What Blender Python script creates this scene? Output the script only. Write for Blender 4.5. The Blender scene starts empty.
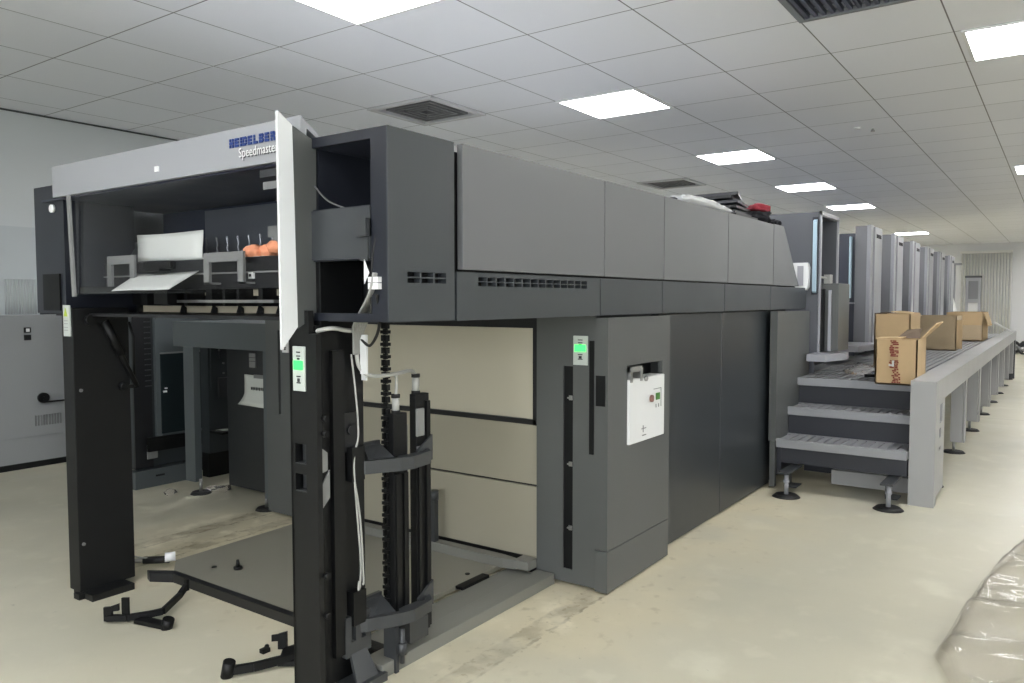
import bpy, bmesh, math, random
from mathutils import Vector, Matrix, noise
random.seed(7)
K = 0.75                      # survey units -> metres (camera 1.6 survey units = 1.2 m above the floor)
SC = bpy.context.scene
COL = SC.collection

# ------------------------------------------------------------------ materials
def s2l(c):
    return tuple(((v/255)/12.92 if v/255 <= .04045 else ((v/255+.055)/1.055)**2.4) for v in c)
def mat(name, rgb, rough=.5, metal=0., var=.06, scale=6., bump=0., spec=.5, rvar=.08):
    m = bpy.data.materials.new(name); m.use_nodes = True
    nt = m.node_tree; b = nt.nodes['Principled BSDF']
    b.inputs['Metallic'].default_value = metal
    b.inputs['Specular IOR Level'].default_value = spec
    tc = nt.nodes.new('ShaderNodeTexCoord'); nz = nt.nodes.new('ShaderNodeTexNoise')
    nz.inputs['Scale'].default_value = scale; nz.inputs['Detail'].default_value = 4
    nt.links.new(tc.outputs['Object'], nz.inputs['Vector'])
    c = s2l(rgb)
    mx = nt.nodes.new('ShaderNodeMix'); mx.data_type = 'RGBA'
    mx.inputs[6].default_value = tuple(max(0, v*(1-var)) for v in c)+(1,)
    mx.inputs[7].default_value = tuple(min(1, v*(1+var)) for v in c)+(1,)
    nt.links.new(nz.outputs['Fac'], mx.inputs[0]); nt.links.new(mx.outputs[2], b.inputs['Base Color'])
    mr = nt.nodes.new('ShaderNodeMapRange')
    mr.inputs['To Min'].default_value = max(.02, rough-rvar); mr.inputs['To Max'].default_value = min(1, rough+rvar)
    nt.links.new(nz.outputs['Fac'], mr.inputs['Value']); nt.links.new(mr.outputs[0], b.inputs['Roughness'])
    if bump:
        bp = nt.nodes.new('ShaderNodeBump'); bp.inputs['Strength'].default_value = bump; bp.inputs['Distance'].default_value = .004
        n2 = nt.nodes.new('ShaderNodeTexNoise'); n2.inputs['Scale'].default_value = 260
        nt.links.new(tc.outputs['Object'], n2.inputs['Vector']); nt.links.new(n2.outputs['Fac'], bp.inputs['Height'])
        nt.links.new(bp.outputs[0], b.inputs['Normal'])
    return m
def emit(name, rgb, strength):
    m = bpy.data.materials.new(name); m.use_nodes = True
    nt = m.node_tree; nt.nodes.clear()
    e = nt.nodes.new('ShaderNodeEmission'); o = nt.nodes.new('ShaderNodeOutputMaterial')
    e.inputs[0].default_value = s2l(rgb)+(1,); e.inputs[1].default_value = strength
    nt.links.new(e.outputs[0], o.inputs[0]); return m

PANEL = mat('cover_grey', (103,104,106), .42, 0, .05, 3, .05)
BAND = mat('band_grey', (57,61,64), .42, 0, .05, 3, .05)
BODY = mat('lower_body_charcoal', (45,49,52), .34, 0, .03, 2, 0, .5, .015)
COLM = mat('column_grey', (82,84,83), .42, 0, .05, 3, .05)
BEIGE = mat('feeder_panel_beige', (198,192,172), .5, 0, .04, 2)
BLACK = mat('black_paint', (22,23,25), .45, 0, .08, 8)
BLACK2 = mat('black_gloss', (10,11,12), .5, 0, .08, 8, 0, .3)
POSTB = mat('post_black', (15,16,17), .5, 0, .08, 8, 0, .35)
NAVY = mat('dark_blue_cover', (29,32,40), .35, 0, .06, 4)
SILVER = mat('header_silver', (158,160,164), .38, .25, .03, 4)
WHITE = mat('white_plastic', (228,229,228), .4, 0, .03, 5)
PAPER = mat('paper_white', (204,207,201), .8, 0, .03, 9)
STEEL = mat('bare_steel', (160,160,158), .32, .8, .08, 20)
BRKT = mat('bracket_grey', (124,125,124), .45, .1, .05, 10)
ARM = mat('clamp_charcoal', (62,64,66), .38, .2, .08, 10)
PLATE = mat('pile_plate_olive_grey', (138,136,124), .42, .1, .12, 3)
RAIL = mat('frame_rail_grey', (122,122,116), .42, .1, .08, 6)
GRIP = mat('gripper_bar_cream', (190,182,160), .4, .2, .1, 12)
BLUE = mat('logo_blue', (26,54,116), .5)
INK = mat('ink_dark', (45,45,48), .6)
RED = mat('tag_red', (150,40,52), .6)
GREENS = mat('display_green', (70,120,50), .4)
ORANGE = mat('glove_orange', (226,150,112), .85, 0, .1, 20, .3)
CABLE = mat('cable_white', (168,168,163), .5)
RUBBER = mat('rubber_black', (20,20,20), .6)
UNITW = mat('unit_silver', (160,161,166), .36, .15, .03, 3)
UNITD = mat('unit_grey', (124,125,129), .4, .1, .04, 3)
UNITN = mat('unit_navy', (66,70,80), .4, 0, .04, 3)
HANDLE = mat('handle_pale_blue', (176,200,214), .3, .1, .03, 5)
TREAD = mat('walkway_grey', (146,147,150), .45, .2, .05, 10)
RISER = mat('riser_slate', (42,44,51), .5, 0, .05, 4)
BEAM = mat('beam_grey', (156,156,155), .45, .05, .04, 4)
CARD = mat('cardboard', (180,154,116), .8, 0, .07, 14)
CARDD = mat('cardboard_dull', (158,140,112), .8, 0, .07, 14)
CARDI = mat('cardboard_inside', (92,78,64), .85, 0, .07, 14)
PRINT = mat('print_maroon', (120,44,36), .7)
SHEETD = mat('stacked_panel_dark', (58,59,64), .45)
CLOTHR = mat('cloth_red', (138,40,54), .9, 0, .1, 30)
CLOTHB = mat('cloth_black', (22,22,27), .9, 0, .1, 30)
CABG = mat('cabinet_grey', (140,142,143), .4, .05, .04, 3)
DRIVE = mat('drive_cabinet_dark', (50,55,57), .4, 0, .05, 3)
DRIVEG = mat('drive_glass', (30,38,40), .15, 0, .05, 3)
GANTRY = mat('gantry_grey', (78,84,86), .45, .05, .05, 3)
GREEN = emit('green_lamp', (50,255,80), 3.0)
LAMP = emit('ceiling_lamp', (252,252,255), 22.0)

def floor_mat():
    m = bpy.data.materials.new('epoxy_floor'); m.use_nodes = True
    nt = m.node_tree; b = nt.nodes['Principled BSDF']; N = nt.nodes.new; L = nt.links.new
    tc = N('ShaderNodeTexCoord'); sp = N('ShaderNodeSeparateXYZ'); L(tc.outputs['Object'], sp.inputs[0])
    def noi(scale, det=5):
        n = N('ShaderNodeTexNoise'); n.inputs['Scale'].default_value = scale; n.inputs['Detail'].default_value = det
        L(tc.outputs['Object'], n.inputs['Vector']); return n.outputs['Fac']
    def math_(op, a, bb=None, c=None):
        n = N('ShaderNodeMath'); n.operation = op
        for i, v in enumerate((a, bb, c)):
            if v is None: continue
            if isinstance(v, (int, float)): n.inputs[i].default_value = v
            else: L(v, n.inputs[i])
        return n.outputs[0]
    def mixc(f, a, bb):
        n = N('ShaderNodeMix'); n.data_type = 'RGBA'
        if isinstance(f, (int, float)): n.inputs[0].default_value = f
        else: L(f, n.inputs[0])
        for i, v in ((6, a), (7, bb)):
            if isinstance(v, tuple): n.inputs[i].default_value = s2l(v)+(1,)
            else: L(v, n.inputs[i])
        return n.outputs[2]
    def ramp(v, a, bb):
        n = N('ShaderNodeMapRange'); n.interpolation_type = 'SMOOTHSTEP'
        n.inputs['From Min'].default_value = a; n.inputs['From Max'].default_value = bb; L(v, n.inputs['Value']); return n.outputs[0]
    base = mixc(noi(.9), (186,182,162), (197,192,172))
    base = mixc(ramp(noi(3.5, 8), .55, .75), base, (204,200,180))
    # dusty bare screed where the old machine stood
    dust = math_('MULTIPLY', ramp(math_('ADD', sp.outputs[0], math_('MULTIPLY', noi(2.2), .8)), 1.9, 2.5),
                 ramp(math_('ADD', math_('ABSOLUTE', math_('SUBTRACT', sp.outputs[1], 2.45)), math_('MULTIPLY', noi(1.7), .9)), 2.0, 1.35))
    base = mixc(math_('MULTIPLY', dust, .6), base, (218,206,174))
    base = mixc(math_('MULTIPLY', ramp(noi(14, 10), .58, .72), math_('MULTIPLY', dust, .35)), base, (140,126,98))
    # filled cable trenches along the press
    for yc, x0, x1 in ((1.535, 1.5, 2.8), (3.42, 1.9, 3.3), (3.66, 1.9, 3.3)):
        d = math_('SUBTRACT', math_('ADD', sp.outputs[1], math_('MULTIPLY', math_('SUBTRACT', noi(22, 6), .5), .035)), yc)
        ad = math_('ABSOLUTE', d)
        inx = math_('MULTIPLY', ramp(sp.outputs[0], x0-.25, x0+.1), ramp(sp.outputs[0], x1+.2, x1-.05))
        core = math_('MULTIPLY', math_('MULTIPLY', ramp(ad, .050, .036), inx), ramp(noi(9, 6), .34, .62))
        base = mixc(math_('MULTIPLY', core, .5), base, (132,122,98))
        rim = math_('MULTIPLY', math_('MULTIPLY', ramp(math_('ABSOLUTE', math_('ADD', d, .045)), .010, .002), inx), ramp(noi(12, 5), .4, .6))
        base = mixc(math_('MULTIPLY', rim, .6), base, (96,86,66))
        crumb = math_('MULTIPLY', math_('MULTIPLY', ramp(ad, .14, .03), inx), ramp(noi(34, 8), .56, .68))
        base = mixc(math_('MULTIPLY', crumb, .5), base, (140,128,100))
        pale = math_('MULTIPLY', math_('MULTIPLY', ramp(ad, .30, .06), inx), ramp(noi(6, 6), .5, .7))
        base = mixc(math_('MULTIPLY', pale, .5), base, (238,230,206))
    # scuffed greyer patches
    base = mixc(math_('MULTIPLY', ramp(noi(1.1, 7), .48, .66), .45), base, (176,174,158))
    base = mixc(math_('MULTIPLY', ramp(noi(5.5, 9), .60, .72), .3), base, (214,208,188))
    # expansion joints and scuffs
    j = math_('ABSOLUTE', math_('SUBTRACT', sp.outputs[0], 9.2))
    base = mixc(math_('MULTIPLY', ramp(j, .02, .006), .35), base, (110,106,96))
    base = mixc(math_('MULTIPLY', ramp(noi(30, 6), .70, .76), .4), base, (120,116,104))
    L(base, b.inputs['Base Color'])
    r = N('ShaderNodeMapRange'); r.inputs['To Min'].default_value = .22; r.inputs['To Max'].default_value = .5
    L(noi(2.5), r.inputs['Value'])
    L(math_('ADD', r.outputs[0], math_('MULTIPLY', dust, .3)), b.inputs['Roughness'])
    bp = N('ShaderNodeBump'); bp.inputs['Strength'].default_value = .12; bp.inputs['Distance'].default_value = .01
    L(noi(7, 8), bp.inputs['Height']); L(bp.outputs[0], b.inputs['Normal'])
    return m

def ceil_mat():
    m = bpy.data.materials.new('metal_ceiling_tiles'); m.use_nodes = True
    nt = m.node_tree; b = nt.nodes['Principled BSDF']; N = nt.nodes.new; L = nt.links.new
    tc = N('ShaderNodeTexCoord'); sp = N('ShaderNodeSeparateXYZ'); L(tc.outputs['Object'], sp.inputs[0])
    def math_(op, a, bb=None):
        n = N('ShaderNodeMath'); n.operation = op
        for i, v in enumerate((a, bb)):
            if v is None: continue
            if isinstance(v, (int, float)): n.inputs[i].default_value = v
            else: L(v, n.inputs[i])
        return n.outputs[0]
    def dist(sock, off, sp_):
        t = math_('DIVIDE', math_('SUBTRACT', sock, off), sp_)
        fr = math_('ABSOLUTE', math_('SUBTRACT', math_('FRACT', math_('ADD', t, .5)), .5))
        cell = math_('FLOOR', t)
        return math_('MULTIPLY', fr, sp_), cell
    dx, cx = dist(sp.outputs[0], 6.08*K, .81*K); dy, cy = dist(sp.outputs[1], 3.03*K, .79*K)
    d = math_('MINIMUM', dx, dy)
    mr = N('ShaderNodeMapRange'); mr.inputs['From Min'].default_value = .002; mr.inputs['From Max'].default_value = .0045
    L(d, mr.inputs['Value'])
    wn = N('ShaderNodeTexWhiteNoise'); wn.noise_dimensions = '2D'
    cb = N('ShaderNodeCombineXYZ'); L(cx, cb.inputs[0]); L(cy, cb.inputs[1]); L(cb.outputs[0], wn.inputs['Vector'])
    tone = N('ShaderNodeMix'); tone.data_type = 'RGBA'
    tone.inputs[6].default_value = s2l((233,235,240))+(1,); tone.inputs[7].default_value = s2l((238,240,245))+(1,)
    L(wn.outputs['Value'], tone.inputs[0])
    mx = N('ShaderNodeMix'); mx.data_type = 'RGBA'
    mx.inputs[6].default_value = s2l((80,80,80))+(1,); L(tone.outputs[2], mx.inputs[7])
    L(mr.outputs[0], mx.inputs[0]); L(mx.outputs[2], b.inputs['Base Color'])
    b.inputs['Roughness'].default_value = .42
    return m

def wall_mat(name, rgb, rough=.5, sheet=0):
    m = mat(name, rgb, rough, 0, .03, 1.2)
    return m

def film_mat(name='clear_film', tint=(1,.99,.985,1), dif=.06, blend=.17, rough=.12):
    m = bpy.data.materials.new(name); m.use_nodes = True
    nt = m.node_tree; nt.nodes.clear(); N = nt.nodes.new; L = nt.links.new
    o = N('ShaderNodeOutputMaterial'); t = N('ShaderNodeBsdfTransparent'); g = N('ShaderNodeBsdfGlossy'); d = N('ShaderNodeBsdfDiffuse')
    t.inputs[0].default_value = tint; g.inputs['Roughness'].default_value = rough; d.inputs[0].default_value = (.92,.88,.86,1)
    fr = N('ShaderNodeLayerWeight'); fr.inputs['Blend'].default_value = blend
    m1 = N('ShaderNodeMixShader'); m2 = N('ShaderNodeMixShader'); m1.inputs[0].default_value = dif
    L(t.outputs[0], m1.inputs[1]); L(d.outputs[0], m1.inputs[2])
    L(fr.outputs['Fresnel'], m2.inputs[0]); L(m1.outputs[0], m2.inputs[1]); L(g.outputs[0], m2.inputs[2])
    L(m2.outputs[0], o.inputs[0]); return m
FILM = film_mat()
PANE = film_mat('tinted_pane', (.985,.985,.99,1), .0, .08, .035)

# ------------------------------------------------------------------ mesh builder (survey units)
class MB:
    def __init__(s): s.bm = bmesh.new()
    def box(s, x0, x1, y0, y1, z0, z1, bev=0.):
        vs = [s.bm.verts.new((x, y, z)) for x in (x0, x1) for y in (y0, y1) for z in (z0, z1)]
        f = [(0,1,3,2),(4,6,7,5),(0,4,5,1),(2,3,7,6),(0,2,6,4),(1,5,7,3)]
        fs = [s.bm.faces.new([vs[i] for i in q]) for q in f]
        if bev:
            es = set(e for q in fs for e in q.edges)
            bmesh.ops.bevel(s.bm, geom=list(es), offset=bev, segments=2, profile=.6, affect='EDGES')
        return s
    def solid(s, pts, off):
        off = Vector(off); a = [s.bm.verts.new(p) for p in pts]; b = [s.bm.verts.new(Vector(p)+off) for p in pts]
        n = len(pts)
        s.bm.faces.new(a); s.bm.faces.new(b[::-1])
        for i in range(n):
            j = (i+1) % n; s.bm.faces.new((a[j], a[i], b[i], b[j]))
        return s
    def xz(s, prof, y0, y1): return s.solid([(p[0], y0, p[1]) for p in prof], (0, y1-y0, 0))
    def yz(s, prof, x0, x1): return s.solid([(x0, p[0], p[1]) for p in prof], (x1-x0, 0, 0))
    def xy(s, prof, z0, z1): return s.solid([(p[0], p[1], z0) for p in prof], (0, 0, z1-z0))
    def cyl(s, p0, p1, r, n=16, r1=None):
        return s.tube([p0, p1], r, n, r1)
    def tube(s, pts, r, n=8, r1=None):
        pts = [Vector(p) for p in pts]; rings = []
        up = None
        for i, p in enumerate(pts):
            d = (pts[min(i+1, len(pts)-1)]-pts[max(i-1, 0)]).normalized()
            if up is None: up = Vector((0,0,1)) if abs(d.z) < .9 else Vector((1,0,0))
            a = d.cross(up).normalized(); b = a.cross(d).normalized(); up = b
            rr = r if r1 is None else r+(r1-r)*i/(len(pts)-1)
            rings.append([s.bm.verts.new(p+a*rr*math.cos(2*math.pi*k/n)+b*rr*math.sin(2*math.pi*k/n)) for k in range(n)])
        for A, B in zip(rings, rings[1:]):
            for k in range(n):
                f = s.bm.faces.new((A[k], A[(k+1) % n], B[(k+1) % n], B[k])); f.smooth = True
        s.bm.faces.new(rings[0][::-1]); s.bm.faces.new(rings[-1]); return s
    def holed(s, axis, a0, a1, u0, u1, v0, v1, holes):
        """plate across `axis` from a0 to a1 with rectangular openings (u0,u1,v0,v1); u,v are the other two axes in order"""
        vs = sorted({v0, v1, *[h[2] for h in holes], *[h[3] for h in holes]})
        for lo, hi in zip(vs, vs[1:]):
            cut = sorted((h[0], h[1]) for h in holes if h[2] <= lo+1e-9 and h[3] >= hi-1e-9)
            c = u0
            for h0, h1 in cut+[(u1, u1)]:
                if h0 > c+1e-6:
                    r = [(a0, a1), None, None]
                    if axis == 'x': s.box(a0, a1, c, h0, lo, hi)
                    elif axis == 'y': s.box(c, h0, a0, a1, lo, hi)
                    else: s.box(c, h0, lo, hi, a0, a1)
                c = h1
        return s
    def sheet(s, grid, th):
        """grid of points -> thin solid"""
        R, C = len(grid), len(grid[0])
        top = [[s.bm.verts.new(p) for p in row] for row in grid]
        off = Vector(th)
        bot = [[s.bm.verts.new(Vector(p)+off) for p in row] for row in grid]
        for i in range(R-1):
            for j in range(C-1):
                f = s.bm.faces.new((top[i][j], top[i][j+1], top[i+1][j+1], top[i+1][j])); f.smooth = True
                f = s.bm.faces.new((bot[i][j], bot[i+1][j], bot[i+1][j+1], bot[i][j+1])); f.smooth = True
        loop = [(0, j) for j in range(C)]+[(i, C-1) for i in range(1, R)]+[(R-1, j) for j in range(C-2, -1, -1)]+[(i, 0) for i in range(R-2, 0, -1)]
        for (a, b), (c, d) in zip(loop, loop[1:]+loop[:1]):
            s.bm.faces.new((top[a][b], top[c][d], bot[c][d], bot[a][b]))
        return s
    def skin(s, grid):
        R, C = len(grid), len(grid[0]); t = [[s.bm.verts.new(p) for p in row] for row in grid]
        for i in range(R-1):
            for j in range(C-1):
                f = s.bm.faces.new((t[i][j], t[i][j+1], t[i+1][j+1], t[i+1][j])); f.smooth = True
        return s
    def blob(s, c, r, sub=2, amp=.15, fr=3., seed=0):
        g = bmesh.ops.create_icosphere(s.bm, subdivisions=sub, radius=1)
        for v in g['verts']:
            d = v.co.copy(); k = 1+amp*noise.noise(d*fr+Vector((seed, 0, 0)))
            v.co = Vector((c[0]+d.x*r[0]*k, c[1]+d.y*r[1]*k, c[2]+d.z*r[2]*k))
        for f in s.bm.faces: pass
        return s

def obj(name, mb, material, parent=None, label=None, base=None):
    me = bpy.data.meshes.new(name)
    bmesh.ops.recalc_face_normals(mb.bm, faces=mb.bm.faces[:])
    if parent is not None: o0 = parent['_o']
    elif base is not None: o0 = base
    else:
        cs = [v.co for v in mb.bm.verts]
        o0 = (sum(c.x for c in cs)/len(cs), sum(c.y for c in cs)/len(cs), min(c.z for c in cs))
    o0 = Vector(o0)
    for v in mb.bm.verts: v.co = (v.co-o0)*K
    mb.bm.to_mesh(me); mb.bm.free(); me.materials.append(material)
    o = bpy.data.objects.new(name, me); COL.objects.link(o)
    if parent is not None: o.parent = parent
    else: o.location = o0*K
    o['_o'] = tuple(o0)
    if label: o['label'] = label
    return o
def tag(o, label, cat, group=None, kind=None):
    o['label'] = label; o['category'] = cat
    if group: o['group'] = group
    if kind: o['kind'] = kind
    return o
def thing(name, label, cat, at, group=None):
    o = bpy.data.objects.new(name, None); COL.objects.link(o); o.location = Vector(at)*K
    o.empty_display_size = .1; o['_o'] = tuple(at); return tag(o, label, cat, group)
def struct(name, mb, m, base=(0, 0, 0)):
    o = obj(name, mb, m, None, None, base); o['kind'] = 'structure'; return o
def copy_tree(src, delta, label):
    d = Vector(delta)*K
    r = src.copy(); COL.objects.link(r); r.location = src.location+d; r['label'] = label
    for ch in list(src.children):
        c = ch.copy(); COL.objects.link(c); c.parent = r
        for g in list(ch.children):
            q = g.copy(); COL.objects.link(q); q.parent = c
    return r

def text_polys(s, size):
    cu = bpy.data.curves.new('lettering_curve', 'FONT'); cu.body = s; cu.size = size; cu.extrude = 0
    t = bpy.data.objects.new('lettering_curve', cu); COL.objects.link(t)
    dg = bpy.context.evaluated_depsgraph_get(); ev = t.evaluated_get(dg); me = ev.to_mesh()
    vs = [v.co.copy() for v in me.vertices]; fs = [tuple(p.vertices) for p in me.polygons]
    ev.to_mesh_clear(); bpy.data.objects.remove(t); bpy.data.curves.remove(cu)
    return vs, fs
def put_text(mb, s, size, o, u, v, squeeze=1.):
    vs, fs = text_polys(s, size); o, u, v = Vector(o), Vector(u), Vector(v)
    n = u.cross(v)*.004
    top = [mb.bm.verts.new(o+u*p.x*squeeze+v*p.y+n) for p in vs]
    for f in fs: mb.bm.faces.new([top[i] for i in f])
LET = {'H': [(0,.3,0,1),(.6,.9,0,1),(.3,.6,.36,.64)], 'E': [(0,.3,0,1),(.3,.85,0,.26),(.3,.8,.37,.63),(.3,.85,.74,1)], 'I': [(0,.3,0,1)],
       'D': [(0,.3,0,1),(.3,.75,0,.26),(.3,.75,.74,1),(.62,.92,.12,.88)], 'L': [(0,.3,0,1),(.3,.85,0,.26)],
       'B': [(0,.3,0,1),(.3,.75,0,.26),(.3,.75,.37,.63),(.3,.75,.74,1),(.62,.9,.08,.42),(.62,.9,.58,.92)],
       'R': [(0,.3,0,1),(.3,.75,.37,.63),(.3,.75,.74,1),(.62,.9,.55,.92),(.6,.9,0,.42)],
       'G': [(0,.3,.1,.9),(.15,.9,0,.26),(.15,.9,.74,1),(.6,.9,.2,.5),(.45,.9,.37,.55)]}
def put_logo(mb, o, u, v, h, w):
    o, u, v = Vector(o), Vector(u), Vector(v); n = u.cross(v)
    x = 0.
    for ch in 'HEIDELBERG':
        lw = .42 if ch == 'I' else 1.
        for a, b, c, d in LET[ch]:
            cuts = [(c, d)]
            if d-c > .5: cuts = [(c, .31), (.36, .64), (.69, d)]       # slits across the tall stems
            for c0, d0 in cuts:
                p = [o+u*(x+q[0]*.82)*w+v*q[1]*h+n*.001 for q in ((a, c0), (b, c0), (b, d0), (a, d0))]
                mb.solid(p, n*.004)
        x += lw
    return x*w

# ------------------------------------------------------------------ room
XB, XF, YL, YR, ZC = -5.0, 29.2, 8.18, -6.2, 3.4
struct('floor', MB().box(XB, XF, YR, YL, -.1, 0), floor_mat())
# ceiling with openings for the lamps and vents
LX = [(6.08+3.24*i, 6.08+3.24*i+.81) for i in range(-3, 8)]
lamps = []
for iy, y0 in enumerate((3.03, -.13-.04, -3.35, 6.19)):  # unseen lamps, the last two rows whole, are added for brightness
    for (a, b) in LX:
        if a > 16.5 and iy == 0 and not 22 < a < 23: continue
        if (iy == 3 and a < 6) or a > 27: continue
        if iy == 1 and round((a-6.08)/3.24) % 2: continue
        if a > 22 and iy == 0: a, b = 23.2, 24.01
        lamps.append((a, b, y0, y0+.79, iy))
vents = [(5.27, 6.08, 4.61, 5.40), (10.94, 11.75, 4.61, 5.40)]
grille = (4.46, 5.27, .66, 1.45)
holes = [(a+.02, b-.02, c+.02, d-.02) for a, b, c, d, _ in lamps]+[(a+.03, b-.03, c+.03, d-.03) for a, b, c, d in vents]+[tuple((grille[0]+.02, grille[1]-.02, grille[2]+.02, grille[3]-.02))]
struct('ceiling', MB().holed('z', ZC, ZC+.06, XB, XF, YR, YL, holes), ceil_mat())
struct('trim_1', MB().box(XB, XF, YR, YL, ZC+.25, ZC+.3), mat('plenum_slab', (90,90,90), .9))
WALL = wall_mat('painted_wall', (190,194,194), .5)
WALLB = wall_mat('back_wall_panel', (214,215,216), .4)
struct('wall_left', MB().box(XB, XF, YL, YL+.1, 0, ZC+.3), WALL)
struct('wall_right', MB().box(XB, XF, YR-.1, YR, 0, ZC+.3), WALL)
struct('wall_back', MB().box(XF, XF+.1, YR, YL, 0, ZC+.3), WALLB)
ADDED_WIN = [(-5.2, -1.9, 1.05, 3.0), (-1.3, 2.0, 1.05, 3.0)]  # unseen windows, added behind the camera to bring in daylight
struct('wall_front', MB().holed('x', XB-.15, XB, YR, YL, 0, ZC+.3, ADDED_WIN), WALL)
ADDED_WFR = mat('window_frame_white', (225,226,226), .4)
for i_, (a, b, c, d) in enumerate(ADDED_WIN):
    wf = struct('window_%d' % (i_+1), MB().holed('x', XB-.12, XB-.05, a, b, c, d, [(a+.06, (a+b)/2-.03, c+.06, d-.06), ((a+b)/2+.03, b-.06, c+.06, d-.06)]), ADDED_WFR)
    pl = bpy.data.lights.new('window_portal', 'AREA'); pl.shape = 'RECTANGLE'; pl.size = (b-a)*K; pl.size_y = (d-c)*K; pl.cycles.is_portal = True
    po = bpy.data.objects.new('window_portal', pl); COL.objects.link(po); po.location = Vector((XB-.16, (a+b)/2, (c+d)/2))*K
    po.rotation_euler = (math.pi/2, 0, -math.pi/2)
struct('trim_2', MB().box(XB, XF, YL-.012, YL, ZC-.016, ZC-.001), mat('ceiling_edge_trim', (60,62,62), .6))
# lower wall lining, a shade bluer, with a fluted stretch
mb = MB().box(XB, 6.5, YL-.06, YL-.005, .02, 2.30)
struct('trim_3', mb, wall_mat('wall_lining', (176,182,184), .35))

lamp_labels = {}
LTX = ['ceiling light panel above the delivery hood, cut off by the top edge of the photo',
       'largest whole square light panel, above the middle of the long grey covers',
       'second whole light panel, right above the dark stack lying on the covers',
       'third light panel of the row, over the open-fronted printing tower',
       'fourth light panel of the row, above the first closed printing tower',
       'farthest light panel visible above the row of closed printing towers']
n_main = 0
LFR = mat('lamp_frame_white', (225,226,226), .4)
for a, b, c, d, iy in lamps:
    if iy == 0: idx = 4 if a > 20 else round((a-6.08)/3.24)
    else: idx = 99
    if iy == 0 and 0 <= idx+1 < 6 and idx >= -1: lab = LTX[idx+1]
    elif iy == 1 and abs(a-6.08) < .1: lab = 'square light panel at the top right corner of the photo'
    elif iy == 1 and abs(a-12.56) < .1: lab = 'light panel on the right edge of the photo, only a sliver showing'
    else: continue_ = True; lab = 'square ceiling light panel outside the picture'
    t = thing('ceiling_light', lab, 'light', ((a+b)/2, (c+d)/2, ZC-.012), 'square ceiling light panels')
    obj('lamp_frame', MB().holed('z', ZC-.012, ZC+.02, a, b, c, d, [(a+.025, b-.025, c+.025, d-.025)]), LFR, t)
    obj('diffuser', MB().box(a+.025, b-.025, c+.025, d-.025, ZC-.006, ZC+.01), LAMP, t)
VENTW = mat('vent_white', (186,187,188), .5); VENTL = mat('louvre_mid_grey', (96,97,98), .5); VENTD = mat('vent_dark', (44,46,50), .6)
for i, (a, b, c, d) in enumerate(vents):
    t = thing('ceiling_vent', ['large louvred ceiling vent left of the biggest light panel', 'far louvred ceiling vent just above the top edge of the grey covers'][i], 'vent', ((a+b)/2, (c+d)/2, ZC-.02), 'louvred ceiling vents')
    obj('vent_frame', MB().holed('z', ZC-.02, ZC+.02, a, b, c, d, [(a+.06, b-.06, c+.06, d-.06)]), VENTW, t)
    mb = MB()
    for k in range(1, 5):
        q = .06+k*.065
        mb.holed('z', ZC-.015, ZC+.02, a+q, b-q, c+q, d-q, [(a+q+.02, b-q-.02, c+q+.02, d-q-.02)])
    obj('louvre', mb, VENTL, t)
    obj('duct', MB().box(a+.04, b-.04, c+.04, d-.04, ZC+.06, ZC+.12), VENTD, t)
a, b, c, d = grille
t = thing('ceiling_grille', 'dark blue-grey ceiling grille tile at the top edge of the photo', 'grille', ((a+b)/2, (c+d)/2, ZC-.015))
obj('grille_frame', MB().holed('z', ZC-.015, ZC+.02, a, b, c, d, [(a+.04, b-.04, c+.04, d-.04)]), mat('grille_frame_grey', (110,113,118), .5), t)
mb = MB()
for k in range(14):
    y = c+.06+k*(d-c-.12)/13
    mb.box(a+.04, b-.04, y-.012, y+.012, ZC-.008, ZC+.02)
obj('louvre', mb, mat('grille_blue_grey', (66,70,84), .5), t)
obj('duct', MB().box(a+.04, b-.04, c+.04, d-.04, ZC+.06, ZC+.12), VENTD, t)
t = thing('smoke_detector', 'small white sprinkler and detector pair on the ceiling tiles', 'detector', (8.9, 1.76, ZC))
obj('sensor_head', MB().cyl((8.82, 1.82, ZC), (8.82, 1.82, ZC-.02), .035, 16, .025), WHITE, t)
obj('sprinkler', MB().cyl((8.98, 1.70, ZC), (8.98, 1.70, ZC-.03), .012, 12, .022), STEEL, t)

# ------------------------------------------------------------------ printing press: delivery end and long covers
P = thing('printing_press', 'long charcoal offset printing press with silver lettered header over its open delivery', 'printing press', (2.0, 3.4, 0))
# silver header with lettering
hd = obj('header', MB().xz([(2.0, 2.147), (2.0, 2.308), (2.092, 2.247), (2.086, 2.232), (2.03, 2.264), (2.022, 2.147)], 2.41, 4.415), SILVER, P, 'silver header panel')
mb = MB(); put_logo(mb, (1.999, 2.853, 2.231), (0, -1, 0), (0, 0, 1), .036, .0362)
obj('lettering', mb, BLUE, hd, 'blue block lettering')
mb = MB(); put_text(mb, 'Speedmaster', .054, (1.997, 2.79, 2.186), (0, -1, 0), (0, 0, 1), .90)
obj('lettering', mb, WHITE, hd, 'white lettering')
mb = MB(); put_text(mb, 'Speedmaster', .054, (1.9995, 2.785, 2.182), (0, -1, 0), (0, 0, 1), .90)
obj('lettering_edge', mb, INK, hd, 'dark edge behind the white lettering')
obj('badge', MB().box(1.994, 2.0, 3.39, 3.42, 2.188, 2.212), WHITE, hd)
# right end guard: pale front blade and grey side sheet
LABELW = mat('label_white', (186,192,186), .5)
obj('end_guard', MB().solid([(1.892, 2.408, 2.306), (1.957, 2.405, 2.262), (1.969, 2.405, 1.497), (1.897, 2.408, 1.412)], (.004, .018, 0)), mat('guard_white', (222,224,224), .4), P, 'tall white guard blade')
obj('end_guard', MB().solid([(1.96, 2.404, 2.26), (2.07, 2.404, 2.216), (2.063, 2.404, 1.545), (1.969, 2.404, 1.49)], (0, .02, 0)), COLM, P, 'grey guard sheet')
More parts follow.
